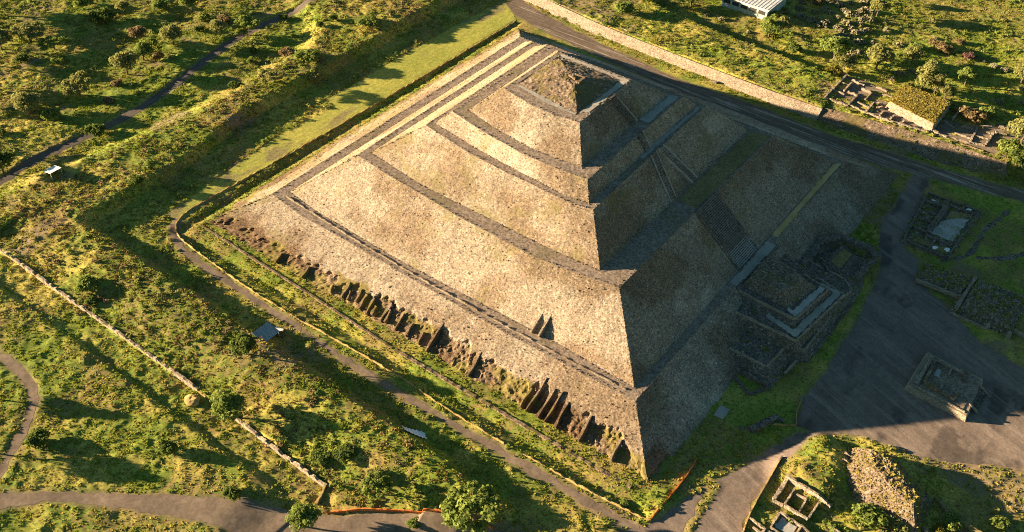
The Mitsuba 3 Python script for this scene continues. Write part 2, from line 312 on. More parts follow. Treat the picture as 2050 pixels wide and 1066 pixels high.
def clip(d, lift):
    """the part of the ground mesh with d < 0, cut along d = 0 and lifted"""
    keep = (d[GF] < 0).any(1); f = GF[keep]; v = np.stack([GX, GY, GZ + lift], 1)
    V, Fo, base = [v], [], len(v); extra = []
    s = d[f] < 0; cnt = s.sum(1)
    Fo.append(f[cnt == 3])
    def cut(a, b):
        t = (d[a] / (d[a] - d[b]))[:, None]; return v[a] + (v[b] - v[a]) * t
    for want in (1, 2):
        g = f[cnt == want]; t = s[cnt == want]
        k = np.argmax(t if want == 1 else ~t, 1); r = np.arange(len(g))
        a, b, c = g[r, k], g[r, (k + 1) % 3], g[r, (k + 2) % 3]
        p, q = cut(a, b), cut(a, c)
        n0 = base + sum(len(e) for e in extra); ip = n0 + np.arange(len(g)); iq = ip + len(g)
        extra += [p, q]
        if want == 1: Fo.append(np.stack([a, ip, iq], 1))
        else: Fo += [np.stack([ip, b, c], 1), np.stack([ip, c, iq], 1)]
    vv = np.vstack([v] + extra); ff = np.vstack(Fo)
    u, inv = np.unique(ff, return_inverse=True)
    return trimesh.Trimesh(vv[u], inv.reshape(-1, 3), process=False)
put('lawn', clip(np.maximum(ZD['lawn'], -np.minimum(ZD['path'] - 4, 99)) if False else ZD['lawn'], .05), 'm_lawn', True, label='mown yellow green lawn strip between the bank and the pyramid', cat='lawn', kind='structure')
put('road', clip(ZD['road'], .055), 'm_road', True, label='rutted brown dirt road along the far side of the pyramid', cat='road', kind='structure')
put('plaza', clip(ZD['plaza'], .050), 'm_plaza', True, label='bare earth plaza in front of the stairs side', cat='plaza', kind='structure')
put('path', clip(np.maximum(ZD['path'], -ZD['west'] + .0), .045), 'm_dirt', True, label='narrow dirt path round the near left side of the pyramid', cat='path', kind='structure')
put('dirt_road', clip(ZD['bottom'], .060), 'm_dirt', True, label='wide dirt road along the bottom edge', cat='road', kind='structure')
put('trodden_path', clip(np.maximum(ZD['west'], -ZD['bottom'] + .2), .040), 'm_plaza', True, label='trodden earth path from the plaza to the near corner', cat='path', kind='structure')
put('country_road', clip(ZD['far'], .05), 'm_farroad', True, label='grey country road crossing the upper left fields', cat='road', kind='structure')
put('gully', clip(ZD['gully'], .05), 'm_darkstone', True, label='dark winding drainage gully in the lawn on the right', cat='gully', kind='structure')
put('track', clip(ZD['track'], .05), 'm_dirt', True, label='curved dirt track at the left edge', cat='track', kind='structure')

# ------------------------------------------------------------------ lofted stone bodies
def side(pts, n):
    p = np.asarray(pts, float); L = np.concatenate([[0], np.cumsum(np.linalg.norm(np.diff(p, axis=0), axis=1))])
    t = np.linspace(0, L[-1], n + 1)[:-1]
    return np.stack([np.interp(t, L, p[:, k]) for k in range(2)], 1)
def loop(sides, ns): return np.vstack([side(s, n) for s, n in zip(sides, ns)])
def counts(sides, step): return [max(2, int(round(np.linalg.norm(np.diff(np.asarray(s, float), axis=0), axis=1).sum() / step))) for s in sides]
def quad_sides(p): return [[p[i], p[(i + 1) % len(p)]] for i in range(len(p))]
def loft(s0, z0, s1, z1, step=.75, amp=.12, seed=0, big=.0, cap=False, edge=0.0, carve=None, scale=1.1):
    ns = counts(s0, step); a, b = loop(s0, ns), loop(s1, ns)
    n = len(a); slant = np.median(np.linalg.norm(np.hstack([a - b, np.full((n, 1), z1 - z0)]), axis=1)); rows = max(1, int(round(slant / step)))
    t = np.linspace(0, 1, rows + 1)[:, None, None]
    xy = a[None] * (1 - t) + b[None] * t
    z = np.broadcast_to(z0 + (z1 - z0) * t[..., 0], xy.shape[:2])
    v = np.concatenate([xy, z[..., None]], -1)
    d = np.roll(b - a, 0); nx = np.gradient(np.vstack([a[-1:], a, a[:1]]), axis=0)[1:-1]; nrm = np.stack([nx[:, 1], -nx[:, 0]], 1); nrm /= np.linalg.norm(nrm, axis=1, keepdims=True) + 1e-9
    nz = np.concatenate([nrm * .75, np.full((n, 1), .65)], 1)
    k = (vfbm(v / scale, 2, seed) - .5) * 2 * amp + (vfbm(v / 9.0, 2, seed + 5) - .5) * 2 * big
    if carve is not None: k = k + carve(v)
    fade = np.ones_like(t[..., 0]) if edge == 0 else np.minimum(1, np.minimum(t[..., 0], 1 - t[..., 0]) * rows / edge + .25)
    v = v + nz[None] * (k * fade)[..., None]
    idx = np.arange((rows + 1) * n).reshape(rows + 1, n); nxt = np.roll(idx, -1, 1)
    A_, B_, C_, D_ = idx[:-1].ravel(), nxt[:-1].ravel(), nxt[1:].ravel(), idx[1:].ravel()
    V, Fc = v.reshape(-1, 3), np.vstack([np.stack([A_, B_, C_], 1), np.stack([A_, C_, D_], 1)])
    m = trimesh.Trimesh(V, Fc, process=False)
    if cap:
        c = b.mean(0); parts = [m]; ring0 = v[-1]; R = max(2, int(np.abs(b - c).max() / step))
        tt = np.linspace(0, 1, R + 1)[:, None, None]; w = ring0[None] * (1 - tt) + np.array([c[0], c[1], z1])[None, None] * tt
        w[1:, :, 2] = z1 + (vfbm(w[1:] / scale, 2, seed + 3) - .5) * 2 * amp * (cap if cap is not True else 1)
        i2 = np.arange((R + 1) * n).reshape(R + 1, n); n2 = np.roll(i2, -1, 1)
        A_, B_, C_, D_ = i2[:-1].ravel(), n2[:-1].ravel(), n2[1:].ravel(), i2[1:].ravel()
        parts.append(trimesh.Trimesh(w.reshape(-1, 3), np.vstack([np.stack([A_, B_, C_], 1), np.stack([A_, C_, D_], 1)]), process=False))
        m = trimesh.util.concatenate(parts)
    return m
def shelf(s0, s1, z, step=.9, amp=.06, seed=0): return loft(s0, z, s1, z + .01, step, amp, seed)
def strip_on(p0, p1, width, lift0, lift1, step=.7, amp=.12, seed=0, along=(0, 1, 0), thick=.5):
    """a low kerb or ramp from p0 to p1, `width` wide along `along`, standing `lift` proud"""
    p0, p1, w = np.array(p0, float), np.array(p1, float), np.array(along, float) * width / 2
    n = max(2, int(np.linalg.norm(p1 - p0) / step)); t = np.linspace(0, 1, n + 1)[:, None]
    c = p0 + (p1 - p0) * t; up = np.array([0, 0, 1.0]) * (lift0 + (lift1 - lift0) * t)
    q = np.stack([c - w - [0, 0, thick], c - w + up, c + w + up, c + w - [0, 0, thick]], 1)
    q[:, 1:3] += ((vnoise(q[:, 1:3] * 1.3, seed) - .5) * 2 * amp)[..., None] * np.array([.6, .6, 1])
    return tube_from(q)
def tube_from(q):
    n, k = q.shape[:2]; i = np.arange(n * k).reshape(n, k); f = []
    for j in range(k):
        a, b = i[:-1, j], i[1:, j]; c, d = i[1:, (j + 1) % k], i[:-1, (j + 1) % k]
        f += [np.stack([a, b, c], 1), np.stack([a, c, d], 1)]
    e = [[i[0, 0], i[0, j], i[0, j + 1]] for j in range(1, k - 1)] + [[i[-1, 0], i[-1, j + 1], i[-1, j]] for j in range(1, k - 1)]
    m = trimesh.Trimesh(q.reshape(-1, 3), np.vstack(f + [np.array(e)]), process=False)
    m.fix_normals(); return m
def wall_line(pts, thick, height, seed=0, step=.8, base=None, rag=.25, sink=.4, taper=.85):
    """a ragged masonry wall along a polyline on the ground"""
    p = np.asarray(pts, float); L = np.concatenate([[0], np.cumsum(np.linalg.norm(np.diff(p, axis=0), axis=1))])
    n = max(2, int(L[-1] / step)); t = np.linspace(0, L[-1], n + 1)
    c = np.stack([np.interp(t, L, p[:, k]) for k in range(2)], 1); d = np.gradient(c, axis=0); d /= np.linalg.norm(d, axis=1, keepdims=True) + 1e-9
    nr = np.stack([d[:, 1], -d[:, 0]], 1)
    z = H(c[:, 0], c[:, 1]) if base is None else np.full(n + 1, float(base))
    hgt = height * (1 - rag + 2 * rag * vnoise(P3(c[:, 0] / 1.7, c[:, 1] / 1.7, seed), seed))
    w = thick / 2 * (.85 + .3 * vnoise(P3(c[:, 0] / 2, c[:, 1] / 2, seed + 9), seed))[:, None]
    q = np.stack([P3(*(c - nr * w).T, z - sink), P3(*(c - nr * w * taper).T, z + hgt), P3(*(c + nr * w * taper).T, z + hgt * (.92 + .12 * vnoise(P3(c[:, 0], c[:, 1]), seed + 3))), P3(*(c + nr * w).T, z - sink)], 1)
    q[:, 1:3, :2] += (np.stack([vnoise(q[:, 1:3] * 1.7 + 9, seed), vnoise(q[:, 1:3] * 1.7 + 40, seed)], -1) - .5) * thick * .45
    return tube_from(q)

# ------------------------------------------------------------------ the pyramid
ZT = [0, 11.07, 29.4, 43.1, 48.5, 58.0]
# each loop: near left side (-y), stair side (+x), far right side (+y), far left side (-x), counter-clockwise
def ring_of(nl, e, s, w):   # n: polyline of the -y side from -x to +x; e: x of the +x side; s: y of the +y side; w: x of the -x side
    n_ = [tuple(q) for q in nl]; a, b = n_[0], n_[-1]
    return [n_, [b, (e, s)], [(e, s), (w, s)], [(w, s), a]]
foot = {0: ring_of([(-112, -112.5), (111, -112.5)], 111.5, 112.5, -111.5),
        1: ring_of([(-87.4, -82.5), (-70, -85), (-22, -86.8), (20, -86), (53, -85.3), (88, -86.5)], 87.5, 86, -87.4),
        2: ring_of([(-61.5, -58), (-29, -62), (10, -61.8), (30, -62), (54.9, -60.6)], 54.9, 58, -61.5),
        3: ring_of([(-41.5, -40), (-15.6, -43.5), (10, -45.6), (28, -46.6), (38.5, -45.2)], 36.5, 41, -41.5),
        4: ring_of([(-31.5, -30), (-16, -33.6), (4.6, -36), (27.4, -34.2)], 26.6, 33, -32),
        5: ring_of([(-18.4, -13.4), (12.7, -17)], 12.5, 14.8, -18.5)}
outer = {1: ring_of([(-92.4, -88.6), (-72, -91.2), (-45, -91.2), (0, -92.3), (35, -93), (74, -92), (91.5, -91.4)], 90.8, 89, -92.6),
         2: ring_of([(-64.9, -63), (-45, -65.4), (-25, -66.8), (-5, -68.6), (11, -68.8), (30, -69.6), (44, -68), (65.5, -64.2)], 65.2, 61.3, -65.2),
         3: ring_of([(-43.5, -43.5), (-18.5, -47.6), (1.4, -48.9), (12, -48.9), (31.7, -49.2), (41.8, -47.4)], 39.6, 43, -43.6),
         4: ring_of([(-36.3, -35), (-18.2, -38.6), (4.3, -41.2), (21.5, -40.6), (33.5, -39.4)], 32, 35.4, -36.4),
         5: ring_of([(-21.3, -20), (-4.4, -23.3), (6.5, -23.2), (17, -21.6)], 15.9, 18.6, -21.3)}
PYR = thing('stepped_pyramid', 'huge tan stone pyramid of five sloping tiers with narrow terraces', 'pyramid')
def carve(v):
    x, y, z = v[..., 0], v[..., 1], v[..., 2]
    brk = 3.9 + 1.5 * sstep(-60, 0, x) * sstep(112, 80, x) - 1.4 * sstep(-80, -105, x) - 2.2 * sstep(88, 110, x) + 1.7 * (vnoise(P3(x / 5, z * 0), 41) - .5) + 1.5 * (vnoise(P3(x / 1.8, z * 0), 43) - .5)
    n = sstep(-95, -97, y) * sstep(111.5, 108, x)
    w = n * sstep(brk + .15, brk - .55, z)
    sag = -1.0 + 1.5 * (vfbm(v / 2.2, 3, 44) - .5) + 1.0 * (vnoise(v / .95, 45) - .5)
    e = sstep(-96, -99, x) * sstep(7.5, 5.0, z)
    return w * sag + e * .9 * (vfbm(v / 2.6, 3, 46) - .45)
put(f'{PYR}__body', loft(foot[0], -.4, outer[1], ZT[1], .72, .13, 1, .22, carve=carve), 'm_rubble')
for k in (1, 2, 3, 4):
    put(f'{PYR}__body', loft(foot[k], ZT[k], outer[k + 1], ZT[k + 1], .72, .14, 1 + k, .22 if k < 3 else .1, edge=1), 'm_rubble')
for k in (1, 2, 3, 4, 5):
    put(f'{PYR}__terrace', shelf(outer[k], foot[k], ZT[k], .8, .07, 20 + k), 'm_terrace')
put(f'{PYR}__summit_mound', loft(foot[5], 58, quad_sides([(-7.5, -3.4), (2.4, -4.2), (2.6, 3.0), (-6.5, 3.6)]), 61.2, .55, .34, 31, .7, cap=True), 'm_eroded', label='low rough stone mound crowning the summit')
put(f'{PYR}__parapet', wall_line([(1.0, -2.6), (3.0, -2.2), (2.6, 1.0)], 1.0, .8, 3, .5, 61.1), 'm_rubble')
put(f'{PYR}__parapet', wall_line([(-3.5, .4), (.5, -.6)], .8, .5, 4, .5, 61.2, rag=.5), 'm_rubble')
def terrace_sheet(pts, z, fnname, lift, label):
    p = Polygon(pts); x0, y0, x1, y1 = p.bounds; xs, ys = np.arange(x0 - .5, x1 + .6, .55), np.arange(y0 - .5, y1 + .6, .55)
    X, Y = np.meshgrid(xs, ys); wob = .35 * (vnoise(P3(X / 1.6, Y / 1.6), 61) - .5)
    ok = (sdf(pts, X, Y) + wob < 0); q = ok[:-1, :-1] & ok[1:, :-1] & ok[:-1, 1:] & ok[1:, 1:]; i = np.arange(X.size).reshape(X.shape)
    a, b, c, d = i[:-1, :-1][q], i[:-1, 1:][q], i[1:, 1:][q], i[1:, :-1][q]
    Z = z + lift + .05 * vnoise(P3(X, Y), 62)
    return trimesh.Trimesh(np.stack([X.ravel(), Y.ravel(), Z.ravel()], 1), np.vstack([np.stack([a, b, c], 1), np.stack([a, c, d], 1)]), process=False)
put(f'{PYR}__paving', terrace_sheet([(12.9, -16), (16.2, -14), (15.3, 17.6), (-20, 18), (-18.6, 15.4), (12.3, 15.4)], 58, None, .13, None), 'm_cement', label='pale cement floor at the top terrace')
put(f'{PYR}__paving', terrace_sheet([(27, 8), (31.6, 8), (31.2, 34), (27, 32.5)], 48.5, None, .13, None), 'm_cement')
put(f'{PYR}__paving', terrace_sheet([(37, -8), (39.4, -8), (38.8, 40), (37, 40)], 43.1, None, .13, None), 'm_cement')
put(f'{PYR}__paving', terrace_sheet([(-18.6, -15.2), (-4, -18.2), (12.4, -18.8), (12.8, -17.0), (-18.4, -13.2)], 58, None, .13, None), 'm_cement')
put(f'{PYR}__paving', terrace_sheet([(-20.6, -14), (-18.6, -13.4), (-18.7, 15.2), (-20.6, 17)], 58, None, .13, None), 'm_terrace')
put(f'{PYR}__turf', terrace_sheet([(55.6, -6), (64.6, -6), (64.6, 60.5), (55.6, 57)], 29.4, None, .15, None), 'm_grassy', label='grass grown terrace at mid height on the stair side')
put(f'{PYR}__turf', terrace_sheet([(87.6, 20), (90.9, 20), (90.3, 87.6), (87.4, 85)], 11.07, None, .15, None), 'm_drygrass')
# stairs and stair kerbs on the +x side
def on_body(k, y, t):   # a point of the +x face of body k, t from foot to top
    a, b = foot[k][1][0][0] * .5 + foot[k][1][1][0] * .5, outer[k + 1][1][0][0] * .5 + outer[k + 1][1][1][0] * .5
    return np.array([a + (b - a) * t, y, ZT[k] + (ZT[k + 1] - ZT[k]) * t])
st = f'{PYR}__lower_staircase'
scene[st] = mikit.ply(strip_on(on_body(1, 0, 0), on_body(1, 0, 1.0), 16, .32, .32, amp=.02), 'm_darkstone')
labels[st] = {'label': 'wide lower staircase of many stone steps'}
NS = 34
for i in range(NS):
    c = on_body(1, 0, (i + .5) / NS); b = trimesh.creation.box([.36, 15.2 + .5 * math.sin(i * 2.1), .30]); b.apply_translation(c + [.05, .1 * math.sin(i * 3.7), .52])
    put(f'{st}__step', b, 'm_cement' if i < 9 else 'm_terrace')
for s in (-1, 1): put(f'{st}__kerb', strip_on(on_body(1, s * 8.2, 0), on_body(1, s * 8.2, 1), .9, .7, .7, amp=.1, seed=s + 3), 'm_darkstone')
for (y0, y1) in ((-7.3, -2.2), (9.8, 3.2)):
    s = put(f'{PYR}__upper_staircase', strip_on(on_body(2, y0, 0), on_body(2, y1, 1), 3.6, .45, .45, amp=.16, seed=7), 'm_rubble')
    for o in (-2.0, 2.0): put(f'{s}__kerb', strip_on(on_body(2, y0 + o, 0), on_body(2, y1 + o, 1), .6, .8, .8, amp=.2, seed=8), 'm_cement')
    for i in range(18):
        t = (i + .5) / 18; b = trimesh.creation.box([.5, 3.2, .4]); b.apply_translation(on_body(2, y0 + (y1 - y0) * t, t) + [.05, 0, .62]); put(f'{s}__step', b, 'm_rubble')
for k, ya, yb, nn in ((3, -1.1, -.4, 8), (4, 4.6, 2.2, 14)):
    s = put(f'{PYR}__upper_staircase', strip_on(on_body(k, ya, 0), on_body(k, yb, 1), 3.0, .4, .4, amp=.12, seed=9 + k), 'm_rubble')
    for i in range(nn):
        t = (i + .5) / nn; b = trimesh.creation.box([.5, 2.6, .4]); b.apply_translation(on_body(k, ya + (yb - ya) * t, t) + [.05, 0, .55]); put(f'{s}__step', b, 'm_rubble')
    for o in (-1.8, 1.8): put(f'{s}__kerb', strip_on(on_body(k, ya + o, 0), on_body(k, yb + o, 1), .5, .75, .75, amp=.2, seed=10), 'm_cement' if o > 0 else 'm_darkstone')
# buttresses left standing where the near left face has worn away
def fin(x, z0, z1, h, thick=1.0, tilt=0.0, seed=0):
    kk = 20.7 / 11.07; n = 6; t = np.linspace(0, 1, n + 1); q = []
    for a in t:
        z = z0 + (z1 - z0) * a; y = -112.5 + z * kk; xx = x + tilt * a
        hh = h * (1 - .55 * a) * (.8 + .4 * math.sin(seed * 7.3 + a * 5)); w = thick * (.8 + .3 * math.sin(seed * 3.1 + a * 7)) / 2
        q.append([(xx - w, y + .9, z - 1.8), (xx - w * .6, y - hh * .45, z + hh * .55), (xx + w * .6, y - hh * .45, z + hh * .55), (xx + w, y + .9, z - 1.8)])
    return tube_from(np.array(q))
rng = random.Random(4)
for i, x in enumerate((-37.5, -31.6, -29.0, -25.2, -22.4, -18.0, -15.6, -11.0, -8.9, -3.6, 1.8, 8.2)):
    put(f'{PYR}__buttress', fin(x, 1.0 + 1.2 * rng.random(), 3.3 + 2.2 * rng.random() - .03 * abs(x + 12), .3 + .9 * rng.random(), .8 + 1.4 * rng.random(), -1.3 + rng.random(), i), 'm_rubble')
for i, (x, z1, h, w) in enumerate(((13.0, 6.8, 1.6, 1.6), (57.0, 4.6, 2.2, 1.2), (60.2, 7.4, 2.9, 1.0), (64.6, 6.4, 2.2, 1.8), (67.6, 6.8, 1.9, 1.1), (71.8, 5.6, 1.4, 1.8), (81.8, 5.6, 1.8, 1.6), (94.9, 4.6, 1.6, 1.5), (-53, 3.6, .8, 1.6), (-68, 3.1, .8, 1.2), (33, 5.6, .9, 1.5))):
    put(f'{PYR}__buttress', fin(x, .9, z1, h, w, -1.0 + rng.random(), i + 30), 'm_rubble')
def tall_fin(x, y0, z0, y1, z1, h, seed):
    t = np.linspace(0, 1, 9)[:, None]; c = np.array([x, y0, z0]) * (1 - t) + np.array([x - .3, y1, z1]) * t; hh = h * (1 - t[:, 0]) + .1
    q = np.stack([c + [-.5, .6, -1.0], c + np.stack([hh * 0 - .35, -.5 * hh, .7 * hh], 1), c + np.stack([hh * 0 + .35, -.5 * hh, .7 * hh], 1), c + [.5, .6, -1.0]], 1)
    return tube_from(q)
put(f'{PYR}__buttress', tall_fin(44.0, -87, 11.1, -77, 18.6, 1.7, 1), 'm_rubble'); put(f'{PYR}__buttress', tall_fin(47.4, -87, 11.1, -75.3, 20.0, 1.5, 2), 'm_rubble')
put(f'{PYR}__foot_wall', wall_line([(3, -117), (40, -116.6), (75, -116.2), (106, -115.6)], 1.5, .4, 5, .6, 0, rag=.6), 'm_eroded')
put(f'{PYR}__foot_wall', wall_line([(-111, -113.5), (-85, -114.2), (-40, -115.4), (1.5, -117)], 1.0, .5, 6, .8, -.1), 'm_eroded')
# broken ledge that runs along the first terrace
put(f'{PYR}__ledge', wall_line([(-86, -86), (-40, -88.8), (0, -90), (36, -90.2), (70, -89.6), (86, -89)], .55, .42, 8, .7, ZT[1] - .1, rag=.8), 'm_rubble')

def loose_stones(seed):
    r = np.random.default_rng(seed); P = []
    def along(sides, n): L = loop(sides, counts(sides, .5)); return L[r.integers(0, len(L), n)]
    for k in (1, 2, 3, 4, 5):
        n = int(4.5 * 4 * abs(outer[k][1][0][0]))
        a, b = loop(outer[k], [400] * 4), loop(foot[k], [400] * 4); i = r.integers(0, 1600, n); t = r.choice([0, 1], n)[:, None] * .85 + .08 + .12 * (r.random((n, 1)) - .5)
        q = a[i] * (1 - t) + b[i] * t; P.append(np.c_[q + r.normal(size=q.shape) * .15, np.full(n, ZT[k] + .05)])
    for k in (0, 1, 2, 3, 4):
        n = int((2200, 1900, 1100, 350, 400)[k]); a, b = loop(foot[k], [500] * 4), loop(outer[k + 1], [500] * 4); i = r.integers(0, 2000, n); t = r.random((n, 1))
        q = a[i] * (1 - t) + b[i] * t; P.append(np.c_[q, (max(ZT[k], 0) * (1 - t) + ZT[k + 1] * t)])
    for k in (0, 1, 2, 3, 4):
        for c in range(4):
            a, b = np.array(foot[k][c][0]), np.array(outer[k + 1][c][0]); n = int(2.6 * np.linalg.norm(a - b)); t = r.random((n, 1)); P.append(np.c_[a * (1 - t) + b * t + r.normal(size=(n, 2)) * .18, max(ZT[k], 0) * (1 - t) + ZT[k + 1] * t])
    P = np.vstack(P); n = len(P); o = np.array([[1, 0, 0], [-1, 0, 0], [0, 1, 0], [0, -1, 0], [0, 0, 1], [0, 0, -1.0]])
    s = (.15 + .22 * r.random((n, 1, 1)) ** 2) * (.7 + .6 * r.random((n, 6, 1))); th = r.random(n) * 6.28; c, d = np.cos(th), np.sin(th)
    rot = np.zeros((n, 3, 3)); rot[:, 0, 0] = c; rot[:, 0, 1] = -d; rot[:, 1, 0] = d; rot[:, 1, 1] = c; rot[:, 2, 2] = 1
    V = P[:, None] + np.einsum('nij,nkj->nki', rot, o[None] * s)
    f = np.array([[0, 2, 4], [2, 1, 4], [1, 3, 4], [3, 0, 4], [2, 0, 5], [1, 2, 5], [3, 1, 5], [0, 3, 5]])
    return trimesh.Trimesh(V.reshape(-1, 3), (f[None] + (np.arange(n) * 6)[:, None, None]).reshape(-1, 3), process=False)
put(f'{PYR}__loose_stones', loose_stones(8), 'm_rubble', kind='stuff')

def stones_on(mesh, n, size, seed, minz=.2):
    r = np.random.default_rng(seed); tri = np.asarray(mesh.vertices, float)[mesh.faces]; cr = np.cross(tri[:, 1] - tri[:, 0], tri[:, 2] - tri[:, 0]); ln = np.linalg.norm(cr, axis=1); ar = np.nan_to_num(ln * (np.abs(cr[:, 2]) > minz * ln)); i = r.choice(len(tri), n, p=ar / ar.sum())
    u, v = r.random((n, 1)), r.random((n, 1)); k = u + v > 1; u, v = np.where(k, 1 - u, u), np.where(k, 1 - v, v)
    return tri[i, 0] + (tri[i, 1] - tri[i, 0]) * u + (tri[i, 2] - tri[i, 0]) * v, r
def pebbles(P, r, lo, hi):
    n = len(P); o = np.array([[1, 0, 0], [-1, 0, 0], [0, 1, 0], [0, -1, 0], [0, 0, .8], [0, 0, -.8]])
    s = (lo + (hi - lo) * r.random((n, 1, 1)) ** 2) * (.7 + .6 * r.random((n, 6, 1))); th = r.random(n) * 6.28; c, d = np.cos(th), np.sin(th)
    rot = np.zeros((n, 3, 3)); rot[:, 0, 0] = c; rot[:, 0, 1] = -d; rot[:, 1, 0] = d; rot[:, 1, 1] = c; rot[:, 2, 2] = 1
    V = P[:, None] + np.einsum('nij,nkj->nki', rot, o[None] * s)
    f = np.array([[0, 2, 4], [2, 1, 4], [1, 3, 4], [3, 0, 4], [2, 0, 5], [1, 2, 5], [3, 1, 5], [0, 3, 5]])
    return trimesh.Trimesh(V.reshape(-1, 3), (f[None] + (np.arange(n) * 6)[:, None, None]).reshape(-1, 3), process=False)
def weeds(P, r, size, h, blades=4):
    n = len(P); V = []
    for b in range(blades):
        a = r.random((n, 1)) * 6.28; d = np.c_[np.cos(a), np.sin(a)]; s = size * (.5 + r.random((n, 1))); c = P + np.c_[d * s * .3, np.zeros(n)]; q = np.c_[-d[:, 1:], d[:, :1], np.zeros(n)] * s * .5
        V.append(np.stack([c - q - [0, 0, .05], c + q + [0, 0, .1], c + np.c_[d * s * .7, h * (.5 + r.random(n))]], 1).reshape(-1, 3))
    V = np.vstack(V); return trimesh.Trimesh(V, np.arange(len(V)).reshape(-1, 3), process=False)
def dressed(key, stones=0, weeds_n=0, smat='m_wall', wmat='m_tuft_green', lo=.2, hi=.7, seed=1):
    import meshkit
    v, f = meshkit.WRITTEN[scene[key]['filename']][:2]; m = trimesh.Trimesh(v, f, process=False); holder = key.split('__')[0]
    if stones: put(f'{holder}__loose_stones', pebbles(*stones_on(m, stones, 0, seed), lo, hi), smat, kind='stuff')
    if weeds_n: put(f'{holder}__weeds', weeds(*stones_on(m, weeds_n, 0, seed + 1), .8, .35), wmat, kind='stuff')
# ------------------------------------------------------------------ the fore platform at the stair foot
FP = thing('fore_platform', 'ruined stepped stone platform at the foot of the main stairs in shade', 'platform')
def block(key, base, z0, top, z1, bsdf, amp=.2, seed=0, step=.8, cap=True, big=.25, label=None):
    return put(key, loft(quad_sides(base), z0, quad_sides(top), z1, step, amp, seed, big, cap=cap), bsdf, label=label)
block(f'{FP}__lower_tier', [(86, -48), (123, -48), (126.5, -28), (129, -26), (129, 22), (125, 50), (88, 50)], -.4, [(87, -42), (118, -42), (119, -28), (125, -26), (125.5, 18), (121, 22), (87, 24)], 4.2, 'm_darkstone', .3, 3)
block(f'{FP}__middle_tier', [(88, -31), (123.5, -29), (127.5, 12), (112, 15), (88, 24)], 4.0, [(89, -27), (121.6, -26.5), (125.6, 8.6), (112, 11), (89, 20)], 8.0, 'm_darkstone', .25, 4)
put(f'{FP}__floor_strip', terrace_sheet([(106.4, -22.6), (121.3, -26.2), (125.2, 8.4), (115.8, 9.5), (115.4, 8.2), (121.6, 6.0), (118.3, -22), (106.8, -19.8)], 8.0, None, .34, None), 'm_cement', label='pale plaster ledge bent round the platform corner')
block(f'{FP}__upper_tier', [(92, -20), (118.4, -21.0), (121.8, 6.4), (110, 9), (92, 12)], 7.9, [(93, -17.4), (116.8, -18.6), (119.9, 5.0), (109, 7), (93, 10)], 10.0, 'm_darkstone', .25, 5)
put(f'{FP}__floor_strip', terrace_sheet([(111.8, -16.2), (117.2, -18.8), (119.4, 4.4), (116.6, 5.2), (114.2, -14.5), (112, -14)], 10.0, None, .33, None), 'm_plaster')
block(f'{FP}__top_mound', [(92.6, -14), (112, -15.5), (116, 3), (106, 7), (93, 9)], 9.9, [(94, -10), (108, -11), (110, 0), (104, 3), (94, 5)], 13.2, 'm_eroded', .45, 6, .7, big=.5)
dressed(f'{FP}__top_mound', 700, 0, 'm_wall')
dressed(f'{FP}__lower_tier', 1400, 350, 'm_wall', 'm_tuft_green')
dressed(f'{FP}__middle_tier', 700, 120, 'm_wall', 'm_tuft_green')
for i, (pts, z) in enumerate((([(87, -42), (118, -42), (119, -28.4)], 4.2), ([(119.4, -27), (125.3, -25.6), (125.6, 17.6), (121, 21.8), (104, 23)], 4.2), ([(89, -27.2), (106, -27), (121.6, -26.7), (125.8, 8.4), (113, 10.8)], 8.0), ([(93, -17.6), (116.8, -18.8), (120.1, 4.9), (109, 7)], 10.0), ([(88, -46.6), (121.4, -46.6)], 1.0), ([(127.8, -25), (128.2, 20)], 1.0), ([(124, -38), (124.6, -29)], 1.4))):
    put(f'{FP}__edge_wall', wall_line(pts, .8, .5, 220 + i, .6, z - .05, rag=.5), 'm_wall')
put(f'{FP}__landing', terrace_sheet([(88.2, -17), (91.8, -17), (93.2, 16), (88.2, 16)], 11.1, None, .12, None), 'm_cement')
block(f'{FP}__landing_base', [(87, -19), (93.5, -18.5), (95.5, 17.5), (87, 18.5)], 3, [(87, -17.5), (92, -17.5), (93.6, 16.6), (87, 16.6)], 11.05, 'm_darkstone', .15, 7)
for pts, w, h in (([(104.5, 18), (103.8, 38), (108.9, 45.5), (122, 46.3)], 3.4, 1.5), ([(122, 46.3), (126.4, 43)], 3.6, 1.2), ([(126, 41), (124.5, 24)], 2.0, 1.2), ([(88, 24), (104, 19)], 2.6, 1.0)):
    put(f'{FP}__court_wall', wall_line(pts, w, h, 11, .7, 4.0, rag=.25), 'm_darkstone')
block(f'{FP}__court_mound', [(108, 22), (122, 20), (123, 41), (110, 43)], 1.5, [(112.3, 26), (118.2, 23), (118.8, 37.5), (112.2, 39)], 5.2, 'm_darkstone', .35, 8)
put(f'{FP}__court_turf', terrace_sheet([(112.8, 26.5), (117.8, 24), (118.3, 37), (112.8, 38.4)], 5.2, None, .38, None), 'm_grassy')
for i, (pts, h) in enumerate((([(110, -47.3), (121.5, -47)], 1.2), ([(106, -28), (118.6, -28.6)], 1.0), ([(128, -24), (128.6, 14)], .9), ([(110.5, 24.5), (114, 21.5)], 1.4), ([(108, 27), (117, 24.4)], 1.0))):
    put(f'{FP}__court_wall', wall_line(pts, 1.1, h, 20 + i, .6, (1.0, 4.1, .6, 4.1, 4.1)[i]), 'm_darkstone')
# drain channel and walls beside it
put(f'{FP}__channel_floor', terrace_sheet([(103.5, -62), (106.5, -62), (107, -38), (104, -34)], 0.3, None, .1, None), 'm_tin')
for x in (102.8, 107.4): put(f'{FP}__channel_wall', wall_line([(x, -68), (x + .6, -34)], .8, 1.3, 24, .7, .2), 'm_darkstone')

